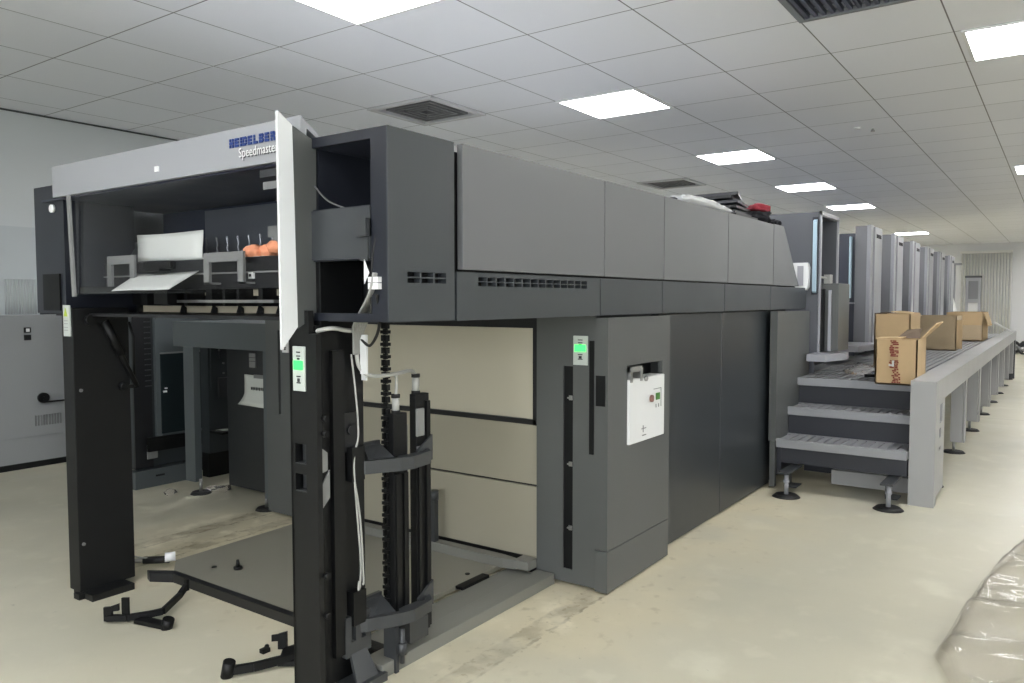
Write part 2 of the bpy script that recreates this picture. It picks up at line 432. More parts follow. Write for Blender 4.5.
# left guard edge
obj('guard_edge', MB().solid([(1.97, 4.18, 2.14), (1.97, 4.205, 2.14), (1.97, 4.175, 1.62), (1.97, 4.15, 1.62)], (.012, 0, 0)), BRKT, P, 'thin pale guard edge')
obj('glass_pane', MB().solid([(2.0, 2.44, 2.15), (2.0, 4.19, 2.15), (1.985, 4.16, 1.63), (1.985, 2.44, 1.63)], (.008, 0, 0)), PANE, P, 'clear tinted hood window')
obj('roof', MB().box(2.09, 6.62, 2.03, 4.64, 2.20, 2.225), mat('roof_light_grey', (190,191,192), .5), P)  # unseen roof, its pale grey chosen to bounce light onto the ceiling
obj('hood_lining', MB().box(2.032, 2.75, 2.42, 4.62, 2.14, 2.15).box(2.08, 2.38, 2.03, 2.41, 2.19, 2.2), mat('hood_lining_navy', (52,56,70), .4), P)
obj('hood_label', MB().box(2.028, 2.034, 2.44, 2.70, 2.10, 2.13), ARM, P)
obj('hood_label', MB().box(2.028, 2.034, 2.44, 2.68, 2.05, 2.08), BRKT, P)
obj('hood_latch', MB().cyl((2.05, 4.52, 2.10), (2.035, 4.52, 2.10), .022, 14), WHITE, P)
obj('sheet_clamp', MB().box(2.20, 2.26, 3.75, 3.88, 1.748, 1.762).box(2.23, 2.26, 3.70, 3.95, 1.762, 1.80), BLACK2, P)
obj('underside', MB().box(2.10, 7.3, 2.03, 4.64, 1.515, 1.53).box(2.30, 2.33, 2.03, 2.40, 1.515, 1.75), BLACK, P)
obj('drive_side_cover', MB().box(2.06, 7.34, 4.73, 4.745, 1.52, 2.228), BAND, P)
obj('inner_wall', MB().box(2.75, 2.78, 2.08, 4.63, 1.53, 2.2), mat('hood_inner', (52,57,70), .25, 0, .05, 2), P)
# hood end boxes: right (with open recess) and left
vh = [(2.15+i*.078, 2.15+i*.078+.068, z, z+.018) for i in range(3) for z in (1.665, 1.688)]
rb = obj('hood_side', MB().holed('y', 2.0, 2.03, 2.082, 2.425, 1.52, 2.228, vh).box(2.05, 2.082, 2.0, 2.0065, 1.52, 2.228), BAND, P, 'grey hood side panel with small vent slots')
obj('vent_back', MB().box(2.12, 2.41, 2.032, 2.045, 1.65, 1.72), BLACK2, rb)
obj('hood_front', MB().holed('x', 2.05, 2.08, 2.007, 2.41, 1.52, 2.228, [(2.085, 2.41, 1.95, 2.19), (2.085, 2.41, 1.55, 1.75)]), NAVY, P, 'dark blue hood front with two open recesses')
obj('mid_panel', MB().box(2.042, 2.051, 2.085, 2.41, 1.755, 1.945), mat('mid_panel_grey', (54,57,60), .4), P)
obj('recess_wall', MB().box(2.36, 2.38, 2.03, 2.42, 1.53, 2.2).box(2.08, 2.38, 2.405, 2.425, 1.53, 2.2), mat('recess_dark', (28,31,39), .5), P)
obj('junction_box', MB().box(2.02, 2.05, 2.085, 2.135, 1.835, 1.90).box(2.035, 2.05, 2.09, 2.13, 1.745, 1.83), ARM, P)
obj('terminal_block', MB().box(2.03, 2.06, 2.035, 2.085, 1.665, 1.685).box(2.03, 2.06, 2.035, 2.085, 1.64, 1.662), WHITE, P)
obj('hood_side', MB().box(2.05, 2.44, 4.41, 4.745, 1.53, 2.228), NAVY, P, 'dark hood side cover at the far end')
obj('hood_pocket', MB().box(2.04, 2.051, 4.46, 4.65, 1.545, 1.745), BLACK2, P)
# upper covers
seam = [2.475, 3.675, 4.43, 5.54, 6.62]
for i in range(4):
    obj('upper_cover', MB().box(seam[i]+.004, seam[i+1]-.004, 2.0, 2.03, 1.724, 2.231, .003), PANEL, P)
obj('upper_cover', MB().xz([(6.624, 1.724), (7.395, 1.724), (6.9, 2.235), (6.624, 2.235)], 2.0, 2.03), PANEL, P, 'grey cover with a slanted end')
obj('sloping_end', MB().solid([(7.395, 2.03, 1.724), (6.9, 2.03, 2.235), (6.9, 4.64, 2.235), (7.395, 4.64, 1.724)], (-.03, 0, -.015)).box(6.6, 6.92, 2.03, 4.64, 2.2, 2.234), BAND, P)
obj('seam_backing', MB().box(2.43, 6.85, 2.035, 2.05, 1.53, 2.2), BLACK2, P)
vb = [(2.58+i*.0655, 2.58+i*.0655+.058, z, z+.017) for i in range(14) for z in (1.658, 1.679)]
bv = obj('band_cover', MB().holed('y', 2.0, 2.03, 2.44, 3.626, 1.517, 1.714, vb), BAND, P, 'band cover with a long row of vent slots')
bs = [3.632, 4.41, 5.48, 6.56, 7.65]
for i in range(4):
    obj('band_cover', MB().box(bs[i]+.003, bs[i+1]-.003, 2.0, 2.03, 1.517, 1.714, .003), BAND, P)
# lower body
obj('lower_cover', MB().box(4.47, 5.56, 2.05, 2.09, .015, 1.51, .003), BODY, P)
obj('lower_cover', MB().box(5.566, 6.75, 2.05, 2.09, .015, 1.51, .003), BODY, P)
obj('body_core', MB().box(3.80, 7.35, 2.1, 4.42, .0, 1.515).box(4.5, 7.35, 4.42, 4.75, 0, 1.515), BLACK, P)
obj('stair_side_cover', MB().xz([(6.595, .41), (6.62, .41), (6.96, .43), (6.96, .655), (7.32, .665), (7.32, .895), (7.6, .9), (7.6, 1.497), (6.595, 1.505)], 1.95, 2.01), COLM, P, 'grey side cover stepped above the stairs')
obj('stair_side_post', MB().box(6.60, 6.65, 1.957, 2.0, .02, .405), COLM, P)
# beige wall behind the pile
obj('pile_wall', MB().box(3.72, 3.76, 2.44, 4.45, .905, 1.44, .004), BEIGE, P, 'beige panel behind the pile, topmost')
BEIGE2 = mat('feeder_panel_taupe', (158,153,136), .5, 0, .04, 2)  # darker beige on the middle and lowest panels
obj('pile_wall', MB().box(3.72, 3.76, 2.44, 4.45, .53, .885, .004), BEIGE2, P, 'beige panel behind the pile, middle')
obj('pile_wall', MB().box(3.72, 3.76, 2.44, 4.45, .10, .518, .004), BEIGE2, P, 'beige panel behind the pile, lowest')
obj('pile_wall_frame', MB().box(3.70, 3.73, 2.44, 2.475, .88, 1.45).box(3.70, 3.73, 2.44, 4.45, .882, .912).box(3.69, 3.78, 2.44, 4.45, 1.44, 1.515).box(3.74, 3.8, 2.43, 4.45, 0, 1.45), BLACK, P)
# front posts
lp = obj('front_post', MB().box(2.012, 2.315, 4.27, 4.385, .03, 1.56, .004).box(1.99, 2.05, 4.24, 4.30, .0, .03).box(2.02, 2.25, 4.16, 4.36, 0, .035), POSTB, P, 'black left front post')
obj('label_plate', MB().box(2.004, 2.012, 4.285, 4.35, 1.41, 1.575), LABELW, lp, 'white warning label')
mb = MB(); mb.solid([(2.003, 4.34, 1.515), (2.003, 4.30, 1.515), (2.003, 4.32, 1.56)], (-.002, 0, 0)); obj('warning_sign', mb, mat('warn_yellow_green', (168,190,60), .5), lp)
mb = MB()
for z in (1.49, 1.475, 1.455, 1.44): mb.box(2.002, 2.005, 4.30, 4.34, z, z+.004)
obj('label_text', mb, mat('ink_grey', (150,150,150), .6), lp)
for x, z in ((2.045, 1.12), (2.035, .29)): obj('bolt', MB().cyl((x, 4.27, z), (x, 4.262, z), .009, 10), BRKT, lp)
st = MB().tube([(2.17, 4.255, 1.49), (2.34, 4.245, 1.12)], .014, 10).tube([(2.17, 4.25, 1.49), (2.26, 4.25, 1.30)], .024, 10)
st.box(2.10, 2.19, 4.24, 4.27, 1.475, 1.50).cyl((2.10, 4.27, 1.495), (2.10, 4.235, 1.495), .03, 14).cyl((2.27, 4.27, 1.125), (2.27, 4.235, 1.125), .022, 12).box(2.27, 2.35, 4.245, 4.265, 1.11, 1.13)
obj('gas_strut', st, BLACK2, lp)
obj('cable_clip', MB().tube([(2.31, 4.26, 1.48), (2.33, 4.25, 1.40), (2.33, 4.25, 1.15)], .008, 6), BLACK2, lp)
hl = [(2.405, 2.47, .955, 1.035), (2.405, 2.47, .845, .915)]
rp = obj('front_post', MB().holed('x', 2.0, 2.025, 2.34, 2.492, .0, 1.47, hl).box(2.0, 2.025, 2.38, 2.492, 1.47, 1.56).box(2.0, 2.15, 2.485, 2.497, 0, 1.56), POSTB, P, 'black right front post')
mb = MB()
for h in hl: mb.box(2.045, 2.05, h[0]-.01, h[1]+.01, h[2]-.01, h[3]+.01).box(2.0, 2.05, h[0], h[1], h[2]-.001, h[2]+.003)
obj('cutout_back', mb, ARM, rp)
for z in (1.14, 1.08, .52, .36): obj('bolt', MB().cyl((2.03, 2.335, z), (2.03, 2.318, z), .013, 10), BLACK2, rp)
def status_label(parent, y0, y1, z0, z1, x):
    pl = obj('label_plate', MB().box(x-.008, x, y0, y1, z0, z1, .002), LABELW, parent, 'white status plate')
    zc = z0+(z1-z0)*.58
    w = y1-y0
    obj('status_light', MB().box(x-.013, x-.007, y0+w*.12, y1-w*.12, zc-.016, zc+.016, .003), GREEN, pl, 'glowing green light') if False else None
    m2 = MB()
    yc = (y0+y1)/2
    for z in (z1-.025, z1-.04, z0+.055, z0+.03): m2.box(x-.010, x-.0078, yc-w*.16, yc+w*.16, z, z+.005)
    m2.box(x-.010, x-.0078, yc-w*.1, yc+w*.1, z1-.052, z1-.044).box(x-.010, x-.0078, yc-w*.1, yc+w*.1, z0+.036, z0+.05)
    o1 = obj('status_mark', m2, INK, parent)
    o2 = obj('status_light', MB().box(x-.013, x-.007, y0+w*.12, y1-w*.12, zc-.018, zc+.018, .003), GREEN, parent, 'glowing green light')
status_label(rp, 2.398, 2.468, 1.245, 1.42, 2.0)
# hoist column beside the post
hc = obj('hoist_column', MB().box(2.06, 2.285, 2.38, 2.47, .04, 1.78, .004).box(2.10, 2.16, 2.36, 2.38, .15, 1.4).box(2.03, 2.06, 2.38, 2.42, .1, 1.5), BLACK2, P)
obj('column_foot', MB().holed('y', 2.355, 2.38, 2.15, 2.29, .13, .30, [(2.18, 2.205, .19, .27), (2.235, 2.26, .19, .27)]).box(2.13, 2.31, 2.28, 2.42, 0, .035).solid([(2.16, 2.3, .03), (2.28, 2.3, .03), (2.26, 2.365, .16), (2.18, 2.365, .16)], (0, .015, 0)), ARM, hc)
obj('cover_plate', MB().box(2.11, 2.24, 2.37, 2.381, .98, 1.14, .002).cyl((2.20, 2.37, 1.07), (2.20, 2.36, 1.07), .02, 14), BLACK, hc)
obj('notch_plate', MB().solid([(2.02, 2.35, .86), (2.07, 2.35, .93), (2.07, 2.35, .82), (2.02, 2.35, .77)], (0, .006, 0)).solid([(2.02, 2.35, 1.03), (2.06, 2.35, 1.0), (2.06, 2.35, .93), (2.02, 2.35, .92)], (0, .006, 0)), BRKT, hc)
# chain
mb = MB()
for k in range(52):
    z = 1.53-k*.0265
    if k % 2: mb.box(2.398, 2.418, 2.378, 2.388, z-.026, z).box(2.398, 2.418, 2.355, 2.365, z-.026, z)
    else: mb.box(2.395, 2.421, 2.352, 2.39, z-.02, z-.006).box(2.401, 2.415, 2.362, 2.381, z-.024, z)
obj('lift_chain', mb, BLACK2, P)
# two sensor guide posts with clamp brackets
g1 = obj('guide_post', MB().box(2.405, 2.49, 2.325, 2.37, .22, 1.112, .004).box(2.41, 2.44, 2.315, 2.325, .25, .85).box(2.46, 2.485, 2.315, 2.325, .25, .85), BLACK2, P, 'shorter black guide post')
g2 = obj('guide_post', MB().box(2.553, 2.640, 2.33, 2.37, .10, 1.183, .004).box(2.56, 2.58, 2.32, 2.33, .12, .86).box(2.61, 2.635, 2.318, 2.33, .12, 1.15), BLACK2, P, 'taller black guide post')
obj('nameplate', MB().box(2.548, 2.598, 2.318, 2.331, .995, 1.12, .006).box(2.555, 2.588, 2.322, 2.331, .93, .95), BRKT, g2)
obj('cable_connector', MB().cyl((2.445, 2.35, 1.115), (2.445, 2.35, 1.185), .017, 12), CABLE, g1)
obj('connector_collar', MB().cyl((2.445, 2.35, 1.178), (2.445, 2.35, 1.194), .020, 12).cyl((2.445, 2.35, 1.11), (2.445, 2.35, 1.124), .020, 12), RUBBER, g1)
obj('cable_connector', MB().cyl((2.585, 2.36, 1.185), (2.585, 2.36, 1.26), .017, 12), CABLE, g2)
obj('connector_collar', MB().cyl((2.585, 2.36, 1.255), (2.585, 2.36, 1.271), .020, 12).cyl((2.585, 2.36, 1.18), (2.585, 2.36, 1.195), .020, 12), RUBBER, g2)
obj('spacer_strip', MB().box(2.512, 2.53, 2.36, 2.37, .25, 1.05), BRKT, P)
def clamp(z0, z1):
    b = MB(); 
    outer = [(2.21, 2.375), (2.25, 2.335), (2.385, 2.262), (2.445, 2.245), (2.575, 2.262), (2.615, 2.31)]
    inner = [(2.63, 2.32), (2.60, 2.335), (2.56, 2.285), (2.45, 2.272), (2.395, 2.287), (2.27, 2.355), (2.22, 2.395)]
    b.xy(outer+inner, z0, z1)
    b.solid([(2.54, 2.31, z1), (2.64, 2.31, z1+.06), (2.64, 2.31, z0), (2.54, 2.31, z0)], (0, .012, 0))
    b.box(2.24, 2.40, 2.40, 2.42, z0+.03, z1+.06)
    b.solid([(2.27, 2.33, z1-.01), (2.38, 2.28, z1-.01), (2.40, 2.40, z1+.045), (2.30, 2.40, z1+.045)], (0, 0, -.012))
    b.solid([(2.40, 2.28, z1-.004), (2.56, 2.28, z1-.004), (2.52, 2.31, z1-.004), (2.42, 2.32, z1-.004)], (0, 0, -.01))
    return b
c1 = obj('clamp_bracket', clamp(.88, .935), ARM, P, 'upper curved clamp bracket'); c2 = obj('clamp_bracket', clamp(.215, .268), ARM, P, 'lower curved clamp bracket')
obj('hinge_block', MB().box(2.18, 2.25, 2.34, 2.39, .86, 1.0), BLACK2, c1); obj('hinge_block', MB().box(2.18, 2.25, 2.34, 2.39, .26, .40), BLACK2, c2)
obj('guide_foot', MB().box(2.47, 2.59, 2.30, 2.38, .09, .185).box(2.37, 2.39, 2.29, 2.36, .0, .2).cyl((2.40, 2.28, .04), (2.40, 2.28, .19), .012, 10).cyl((2.40, 2.28, .08), (2.40, 2.28, .13), .022, 10), ARM, P)
# cables
def arc(p, n=8):
    out = []; P_ = [Vector(q) for q in p]; P_ = [P_[0]]+P_+[P_[-1]]
    for i in range(1, len(P_)-2):
        a, b, c, d = P_[i-1:i+3]
        for k in range(n):
            t_ = k/n; out.append(.5*((2*b)+(c-a)*t_+(2*a-5*b+4*c-d)*t_*t_+(3*b-a-3*c+d)*t_**3))
    out.append(P_[-2]); return out
obj('cable', MB().tube(arc([(2.22, 2.35, 1.40), (2.225, 2.34, 1.33), (2.27, 2.32, 1.29), (2.40, 2.32, 1.285), (2.52, 2.34, 1.29), (2.575, 2.36, 1.275), (2.585, 2.36, 1.255)]), .009, 8), CABLE, P)
obj('cable', MB().tube(arc([(2.40, 2.33, 1.287), (2.44, 2.34, 1.27), (2.45, 2.35, 1.22), (2.445, 2.35, 1.185)]), .007, 8), CABLE, P)
obj('cable', MB().tube(arc([(2.20, 2.36, 1.38), (2.215, 2.35, 1.2), (2.22, 2.345, 1.05), (2.20, 2.345, .98), (2.19, 2.34, .90), (2.215, 2.35, .70), (2.23, 2.35, .52), (2.225, 2.35, .42), (2.21, 2.345, .405), (2.215, 2.345, .44)]), .004, 8), CABLE, P)
obj('cable', MB().tube(arc([(2.195, 2.35, .89), (2.225, 2.345, .70), (2.24, 2.345, .45), (2.235, 2.345, .42)]), .004, 8), CABLE, P)
obj('cable', MB().tube(arc([(2.03, 2.40, 1.475), (2.08, 2.34, 1.49), (2.15, 2.33, 1.48), (2.235, 2.33, 1.475)]), .009, 8), CABLE, P)
mb = MB()
for k in range(6):
    o = (k-2.5)*.009
    mb.tube(arc([(2.045+o*.4, 2.06, 1.70), (2.05+o*.5, 2.09, 1.62), (2.16+o, 2.25-o, 1.53+o), (2.21+o, 2.33, 1.46), (2.215+o*.6, 2.345, 1.38)]), .006, 6)
obj('cable_bundle', mb, mat('cable_grey', (150,150,146), .5), P)
mb = MB().tube(arc([(2.04, 2.05, 1.62), (2.10, 2.10, 1.5), (2.2, 2.25, 1.42), (2.23, 2.33, 1.44)]), .006, 6).tube(arc([(2.06, 2.05, 1.9), (2.05, 2.08, 1.75), (2.06, 2.10, 1.55)]), .005, 6)
obj('cable', mb, RUBBER, P, 'black cable loop')
obj('cable', MB().tube(arc([(2.06, 2.41, 2.05), (2.07, 2.33, 1.98), (2.09, 2.2, 1.94), (2.085, 2.09, 1.95)]), .0035, 6), mat('thin_wire', (90,90,92), .5), P, 'thin grey wire')
obj('cable', MB().tube(arc([(2.30, 2.30, 1.68), (2.25, 2.28, 1.62), (2.15, 2.22, 1.585), (2.08, 2.10, 1.595)]), .006, 6).box(2.28, 2.32, 2.26, 2.33, 1.675, 1.685), CABLE, P, 'short white cable in the lower recess')
obj('terminal_plate', MB().box(2.225, 2.235, 2.30, 2.335, 1.30, 1.46).box(2.255, 2.265, 2.335, 2.36, 1.27, 1.40), WHITE, P)
obj('warning_tag', MB().solid([(2.03, 2.105, 1.75), (2.03, 2.08, 1.70), (2.03, 2.105, 1.66)], (.004, 0, 0)), WHITE, P)
# console bar inside the hood
cb = obj('console_bar', MB().box(2.26, 2.55, 2.44, 4.62, 1.735, 1.802, .004).box(2.265, 2.55, 2.44, 4.62, 1.655, 1.728, .004), BLACK, P, 'black console bar')
obj('console_trim', MB().box(2.255, 2.27, 2.44, 4.62, 1.727, 1.734), BRKT, cb)
for y in (4.52, 3.08):
    obj('button', MB().box(2.252, 2.266, y-.016, y+.016, 1.70, 1.73), WHITE, cb); obj('button_mark', MB().box(2.249, 2.253, y-.007, y+.007, 1.709, 1.722), INK, cb)
for (y0, y1, z0, z1) in ((4.17*.957, 4.455*.957, 1.66, 1.838), (3.20*.957, 3.52*.957, 1.675, 1.825)):
    obj('hoop_handle', MB().box(2.20, 2.215, y0, y1, z1-.045, z1, .002).box(2.20, 2.215, y1-.042, y1, z0, z1-.04).box(2.20, 2.215, y0, y0+.042, z0, z1-.04).box(2.20, 2.27, y0, y0+.042, z0, z0+.01).box(2.20, 2.27, y1-.042, y1, z0, z0+.01), BRKT, P, 'grey hoop handle')
obj('hood_back_panel', MB().box(2.70, 2.74, 2.45, 4.11, 1.80, 2.12), mat('hood_back_grey', (84,88,94), .4), P)
NOZ = mat('nozzle_clear', (150,152,156), .15, .3)
for i in range(7):
    mb = MB(); y = 3.16+i*.09
    mb.tube([(2.45, y, 1.83), (2.44, y+.005, 1.87), (2.45, y+.012, 1.89), (2.43, y-.008, 1.925)], .0055, 6).cyl((2.45, y, 1.80), (2.45, y, 1.83), .012, 8)
    obj('suction_nozzle', mb, NOZ, P)
obj('nozzle_bar', MB().box(2.44, 2.50, 2.92, 3.85, 1.802, 1.835), ARM, P)
obj('sensor_bracket', MB().box(2.33, 2.36, 2.86, 3.05, 1.895, 1.945).box(2.28, 2.36, 2.88, 2.95, 1.85, 1.915), BRKT, P)
mb = MB().cyl((2.55, 4.22, 1.80), (2.55, 4.62, 1.80), .15, 24).box(2.35, 2.6, 4.52, 4.61, 1.80, 1.86)
obj('roller_guard', mb, mat('roller_dark', (52,54,56), .35), P)
# gripper bars at the mouth
gb = obj('gripper_bar', MB().box(2.42, 2.46, 2.72, 4.30, 1.535, 1.57), GRIP, P, 'long cream gripper bar')
for y in (3.86, 3.58, 3.36, 3.20, 3.05):
    mb = MB().solid([(2.415, y, 1.535), (2.415, y+.05, 1.535), (2.415, y+.03, 1.575), (2.415, y-.0, 1.56)], (-.01, 0, 0))
    obj('gripper_pad', mb, BLACK2, gb)
obj('front_rail', MB().box(2.24, 2.27, 2.90, 3.72, 1.588, 1.602), STEEL, P, 'thin bright rail')
mb = MB().box(2.34, 2.38, 2.98, 3.26, 1.622, 1.652).box(2.34, 2.38, 3.32, 3.46, 1.625, 1.65).box(2.36, 2.38, 3.5, 3.75, 1.625, 1.64)
obj('stop_bar', mb, GRIP, P)
mb = MB()
for y, w in ((3.02, .03), (3.19, .02), (3.30, .02), (3.42, .05), (3.62, .03), (3.80, .08), (4.0, .05)):
    mb.box(2.26, 2.36, y-w/2, y+w/2, 1.575, 1.655)
mb.box(2.42, 2.5, 2.42, 4.6, 1.575, 1.66).box(2.36, 2.40, 3.05, 3.60, 1.585, 1.618)
obj('gripper_mechanism', mb, BLACK2, P)
obj('shelf_tray', MB().box(2.12, 2.26, 3.55, 4.56, 1.640, 1.652).box(2.12, 2.13, 4.0, 4.56, 1.652, 1.672).cyl((2.2, 4.47, 1.652), (2.2, 4.47, 1.70), .02, 10).box(2.15, 2.2, 3.60, 3.72, 1.58, 1.64), BLACK2, P)
obj('red_tag', MB().box(2.23, 2.237, 2.80, 2.845, 1.545, 1.62), RED, P)

# sheets, rag
def paper(pts, n=6, wob=.006, th=(0, 0, .002)):
    a, b, c, d = [Vector(p) for p in pts]; g = []
    for i in range(n+1):
        row = []
        for j in range(n+1):
            u, v = i/n, j/n
            p = (a*(1-u)+b*u)*(1-v)+(d*(1-u)+c*u)*v
            row.append(p+Vector((wob*math.sin(u*5+v*3), wob*.5*math.sin(v*4), wob*math.sin(u*4+1+v*2))))
        g.append(row)
    return MB().sheet(g, th)
tag(obj('paper_sheet', paper([(2.30, 4.13, 1.808), (2.30, 3.525, 1.808), (2.305, 3.535, 1.95), (2.305, 4.145, 1.955)], wob=.004, th=(.003, 0, 0)), PAPER), 'white paper sheet standing upright behind the black console bar', 'paper')
tag(obj('paper_sheet', paper([(2.05, 3.935, 1.643), (2.05, 3.41, 1.655), (2.255, 3.50, 1.742), (2.255, 4.06, 1.74)], wob=.004), PAPER), 'white paper sheet lying tilted over the front edge of the console', 'paper')
tag(obj('paper_strip', paper([(2.28, 3.62, 1.806), (2.28, 3.0, 1.806), (2.40, 3.0, 1.812), (2.40, 3.62, 1.812)], wob=.004), PAPER), 'white paper strip lying flat on the console under the right hoop handle', 'paper')
obj('', MB().box(0,1,0,1,0,1), PAPER) if False else None
mb = MB().blob((2.31, 3.12, 1.826), (.05, .062, .036), 3, .3, 2.6, 1).blob((2.33, 3.03, 1.826), (.05, .05, .034), 3, .35, 2.0, 5).blob((2.31, 2.95, 1.845), (.045, .06, .035), 3, .3, 2.4, 9)
for f in mb.bm.faces: f.smooth = True
tag(obj('work_glove', mb, ORANGE), 'crumpled orange work gloves lying on the black console bar', 'glove')

# ------------------------------------------------------------------ control columns
CC = thing('control_column', 'grey control column with white ink unit, at the near end of the covers', 'control column', (4.0, 2.2, 0), 'control columns beside the pile')
obj('column_body', MB().holed('x', 3.68, 3.71, 2.05, 2.435, .02, 1.512, [(2.195, 2.258, .095, 1.235)]).box(3.71, 4.46, 2.09, 2.43, .02, 1.51), COLM, CC)
sl = obj('slot_channel', MB().box(3.69, 3.73, 2.19, 2.262, .09, 1.24), BLACK2, CC)
for z in (1.05, .68, .32):
    obj('latch', MB().box(3.683, 3.69, 2.202, 2.224, z-.004, z+.022, .002).box(3.68, 3.69, 2.205, 2.232, z+.004, z+.012), STEEL, sl)
obj('groove', MB().box(3.672, 3.682, 2.062, 2.088, .76, 1.38), BLACK2, CC)
cw = [(3.89, 4.355, .785, 1.235)]
obj('upper_cover', MB().holed('y', 1.97, 2.0, 3.665, 4.46, .245, 1.505, cw).box(3.665, 3.69, 2.0, 2.045, .245, 1.505).box(4.44, 4.46, 2.0, 2.09, .245, 1.505), COLM, CC)
obj('lower_cover', MB().box(3.665, 4.46, 1.97, 2.045, .012, .24, .003), COLM, CC)
obj('grip_recess', MB().box(3.661, 3.667, 1.985, 2.042, 1.03, 1.195), BLACK2, CC)
obj('window_back', MB().box(3.87, 4.38, 2.06, 2.075, .75, 1.27).box(3.87, 4.38, 2.0, 2.06, 1.24, 1.26), BLACK2, CC)
iu = obj('ink_unit', MB().box(3.893, 4.352, 1.955, 2.055, .79, 1.155, .004), WHITE, CC, 'white unit set into the column')
obj('button', MB().cyl((4.165, 1.955, 1.025), (4.165, 1.943, 1.025), .021, 14), mat('button_brown', (130,92,84), .4), iu)
obj('display', MB().box(4.23, 4.28, 1.950, 1.956, 1.01, 1.05), GREENS, iu)
obj('panel_mark', MB().box(4.23, 4.235, 1.952, 1.956, .965, .985).box(4.265, 4.27, 1.952, 1.956, .965, .985).box(4.20, 4.30, 1.952, 1.956, 1.075, 1.078).box(4.30, 4.303, 1.952, 1.956, .965, 1.078).box(4.04, 4.10, 1.952, 1.956, .86, .864).box(4.06, 4.065, 1.952, 1.956, .84, .88).box(4.05, 4.1, 1.952, 1.956, .82, .826), BRKT, iu)
obj('latch', MB().box(3.895, 3.92, 1.95, 2.0, 1.14, 1.225).box(4.02, 4.045, 1.95, 2.0, 1.14, 1.215).box(3.895, 4.045, 1.955, 1.985, 1.195, 1.225).cyl((4.08, 1.953, 1.15), (4.08, 1.94, 1.15), .016, 10), STEEL, iu)
status_label(CC, 2.10, 2.19, 1.245, 1.405, 3.68)
FC = thing('control_column', 'grey column with a black slot, seen left of the right front post', 'control column', (4.0, 4.7, 0), 'control columns beside the pile')
obj('column_body', MB().holed('x', 3.66, 3.69, 4.45, 4.84, .02, 1.512, [(4.672, 4.70, .76, 1.38)]).box(3.69, 4.46, 4.46, 4.83, .02, 1.51), COLM, FC)
obj('slot_channel', MB().box(3.685, 3.70, 4.66, 4.71, .75, 1.39), BLACK2, FC)
lb = obj('label_plate', MB().box(3.652, 3.66, 4.575, 4.64, 1.22, 1.40), WHITE, FC)
obj('label_mark', MB().box(3.649, 3.653, 4.595, 4.62, 1.255, 1.262).box(3.649, 3.653, 4.60, 4.615, 1.24, 1.252), INK, lb)

# ------------------------------------------------------------------ pile base
B = thing('pile_base', 'low olive-grey steel base plate with black front edge on the floor', 'base plate', (3.0, 3.4, 0))
obj('base_plate', MB().xy([(2.46, 2.66), (2.46, 4.12), (2.58, 4.30), (3.66, 4.34), (3.66, 2.66)], .02, .045), PLATE, B)
obj('front_edge', MB().xy([(2.43, 2.44), (2.43, 4.08), (2.36, 4.2), (2.38, 4.26), (2.47, 4.12), (2.47, 2.44)], .0, .05), BLACK, B)
obj('side_rail', MB().box(2.30, 3.66, 2.30, 2.42, .0, .06, .004).box(2.43, 3.66, 2.42, 2.62, 0, .03), RAIL, B)
for a_, b_ in ((2.62, 2.80), (3.22, 3.46)): obj('slot', MB().box(a_, b_, 2.61, 2.66, .03, .046), BLACK2, B)
obj('rear_bar', MB().xy([(3.60, 2.62), (3.60, 4.3), (3.67, 4.3), (3.67, 2.66), (3.655, 2.56), (3.62, 2.54)], .045, .10), RAIL, B)
obj('end_block', MB().box(3.60, 3.70, 2.44, 2.54, .06, .11).cyl((3.645, 2.54, .075), (3.645, 2.58, .075), .015, 10), RAIL, B)
obj('stop_pin', MB().box(3.60, 3.64, 3.14, 3.18, .10, .40, .004).cyl((3.62, 3.16, .36), (3.62, 3.16, .42), .03, 10), ARM, B)
for x, y in ((2.66, 2.8), (3.40, 2.72), (2.64, 4.0)): obj('bolt', MB().cyl((x, y, .045), (x, y, .05), .014, 10), BLACK2, B)
t = thing('knob', 'tiny black threaded knob standing on the olive-grey plate', 'knob', (2.70, 3.86, .045))
obj('knob_base', MB().cyl((2.70, 3.86, .045), (2.70, 3.86, .06), .024, 14), BLACK2, t)
obj('stud', MB().cyl((2.70, 3.86, .06), (2.70, 3.86, .10), .013, 10, .008), BLACK2, t)

# loose bits on the floor
def bar(mb, pts, w, h0=0., h=.03):
    """flat bent bar of width w along pts (x,y,z)"""
    for p, q in zip(pts, pts[1:]):
        p, q = Vector(p), Vector(q); d = (q-p); n = d.cross(Vector((0, 0, 1)))
        if n.length < 1e-6: n = Vector((1, 0, 0))
        n = n.normalized()*w/2
        up = n.cross(d).normalized()
        if up.z < 0: up = -up
        mb.solid([p-n, p+n, q+n, q-n], up*h)
mb = MB()
bar(mb, [(1.925, 3.825, .012), (1.985, 3.75, .012), (2.07, 3.695, .014), (2.125, 3.665, .018), (2.285, 3.77, .03), (2.335, 3.79, .06)], .022, 0, .03)
bar(mb, [(2.02, 3.71, .005), (2.062, 3.517, .005)], .055, 0, .02)
mb.cyl((2.06, 3.53, .0), (2.066, 3.515, .05), .028, 14)
mb.solid([(1.972, 3.775, .01), (1.985, 3.735, .01), (1.985, 3.735, .13), (1.972, 3.775, .125)], (.010, .004, 0))
mb.solid([(1.915, 3.84, .01), (1.935, 3.80, .01), (1.935, 3.80, .085), (1.915, 3.84, .08)], (.012, .006, 0))
mb.solid([(1.93, 3.81, .06), (1.955, 3.775, .065), (1.955, 3.775, .10), (1.93, 3.81, .085)], (.012, .006, 0))
mb.box(2.325, 2.34, 3.775, 3.80, .05, .11)
tag(obj('metal_bracket', mb, BLACK2), 'black bent metal bracket lying on the floor before the left front post', 'bracket', 'loose brackets on the floor')
mb = MB()
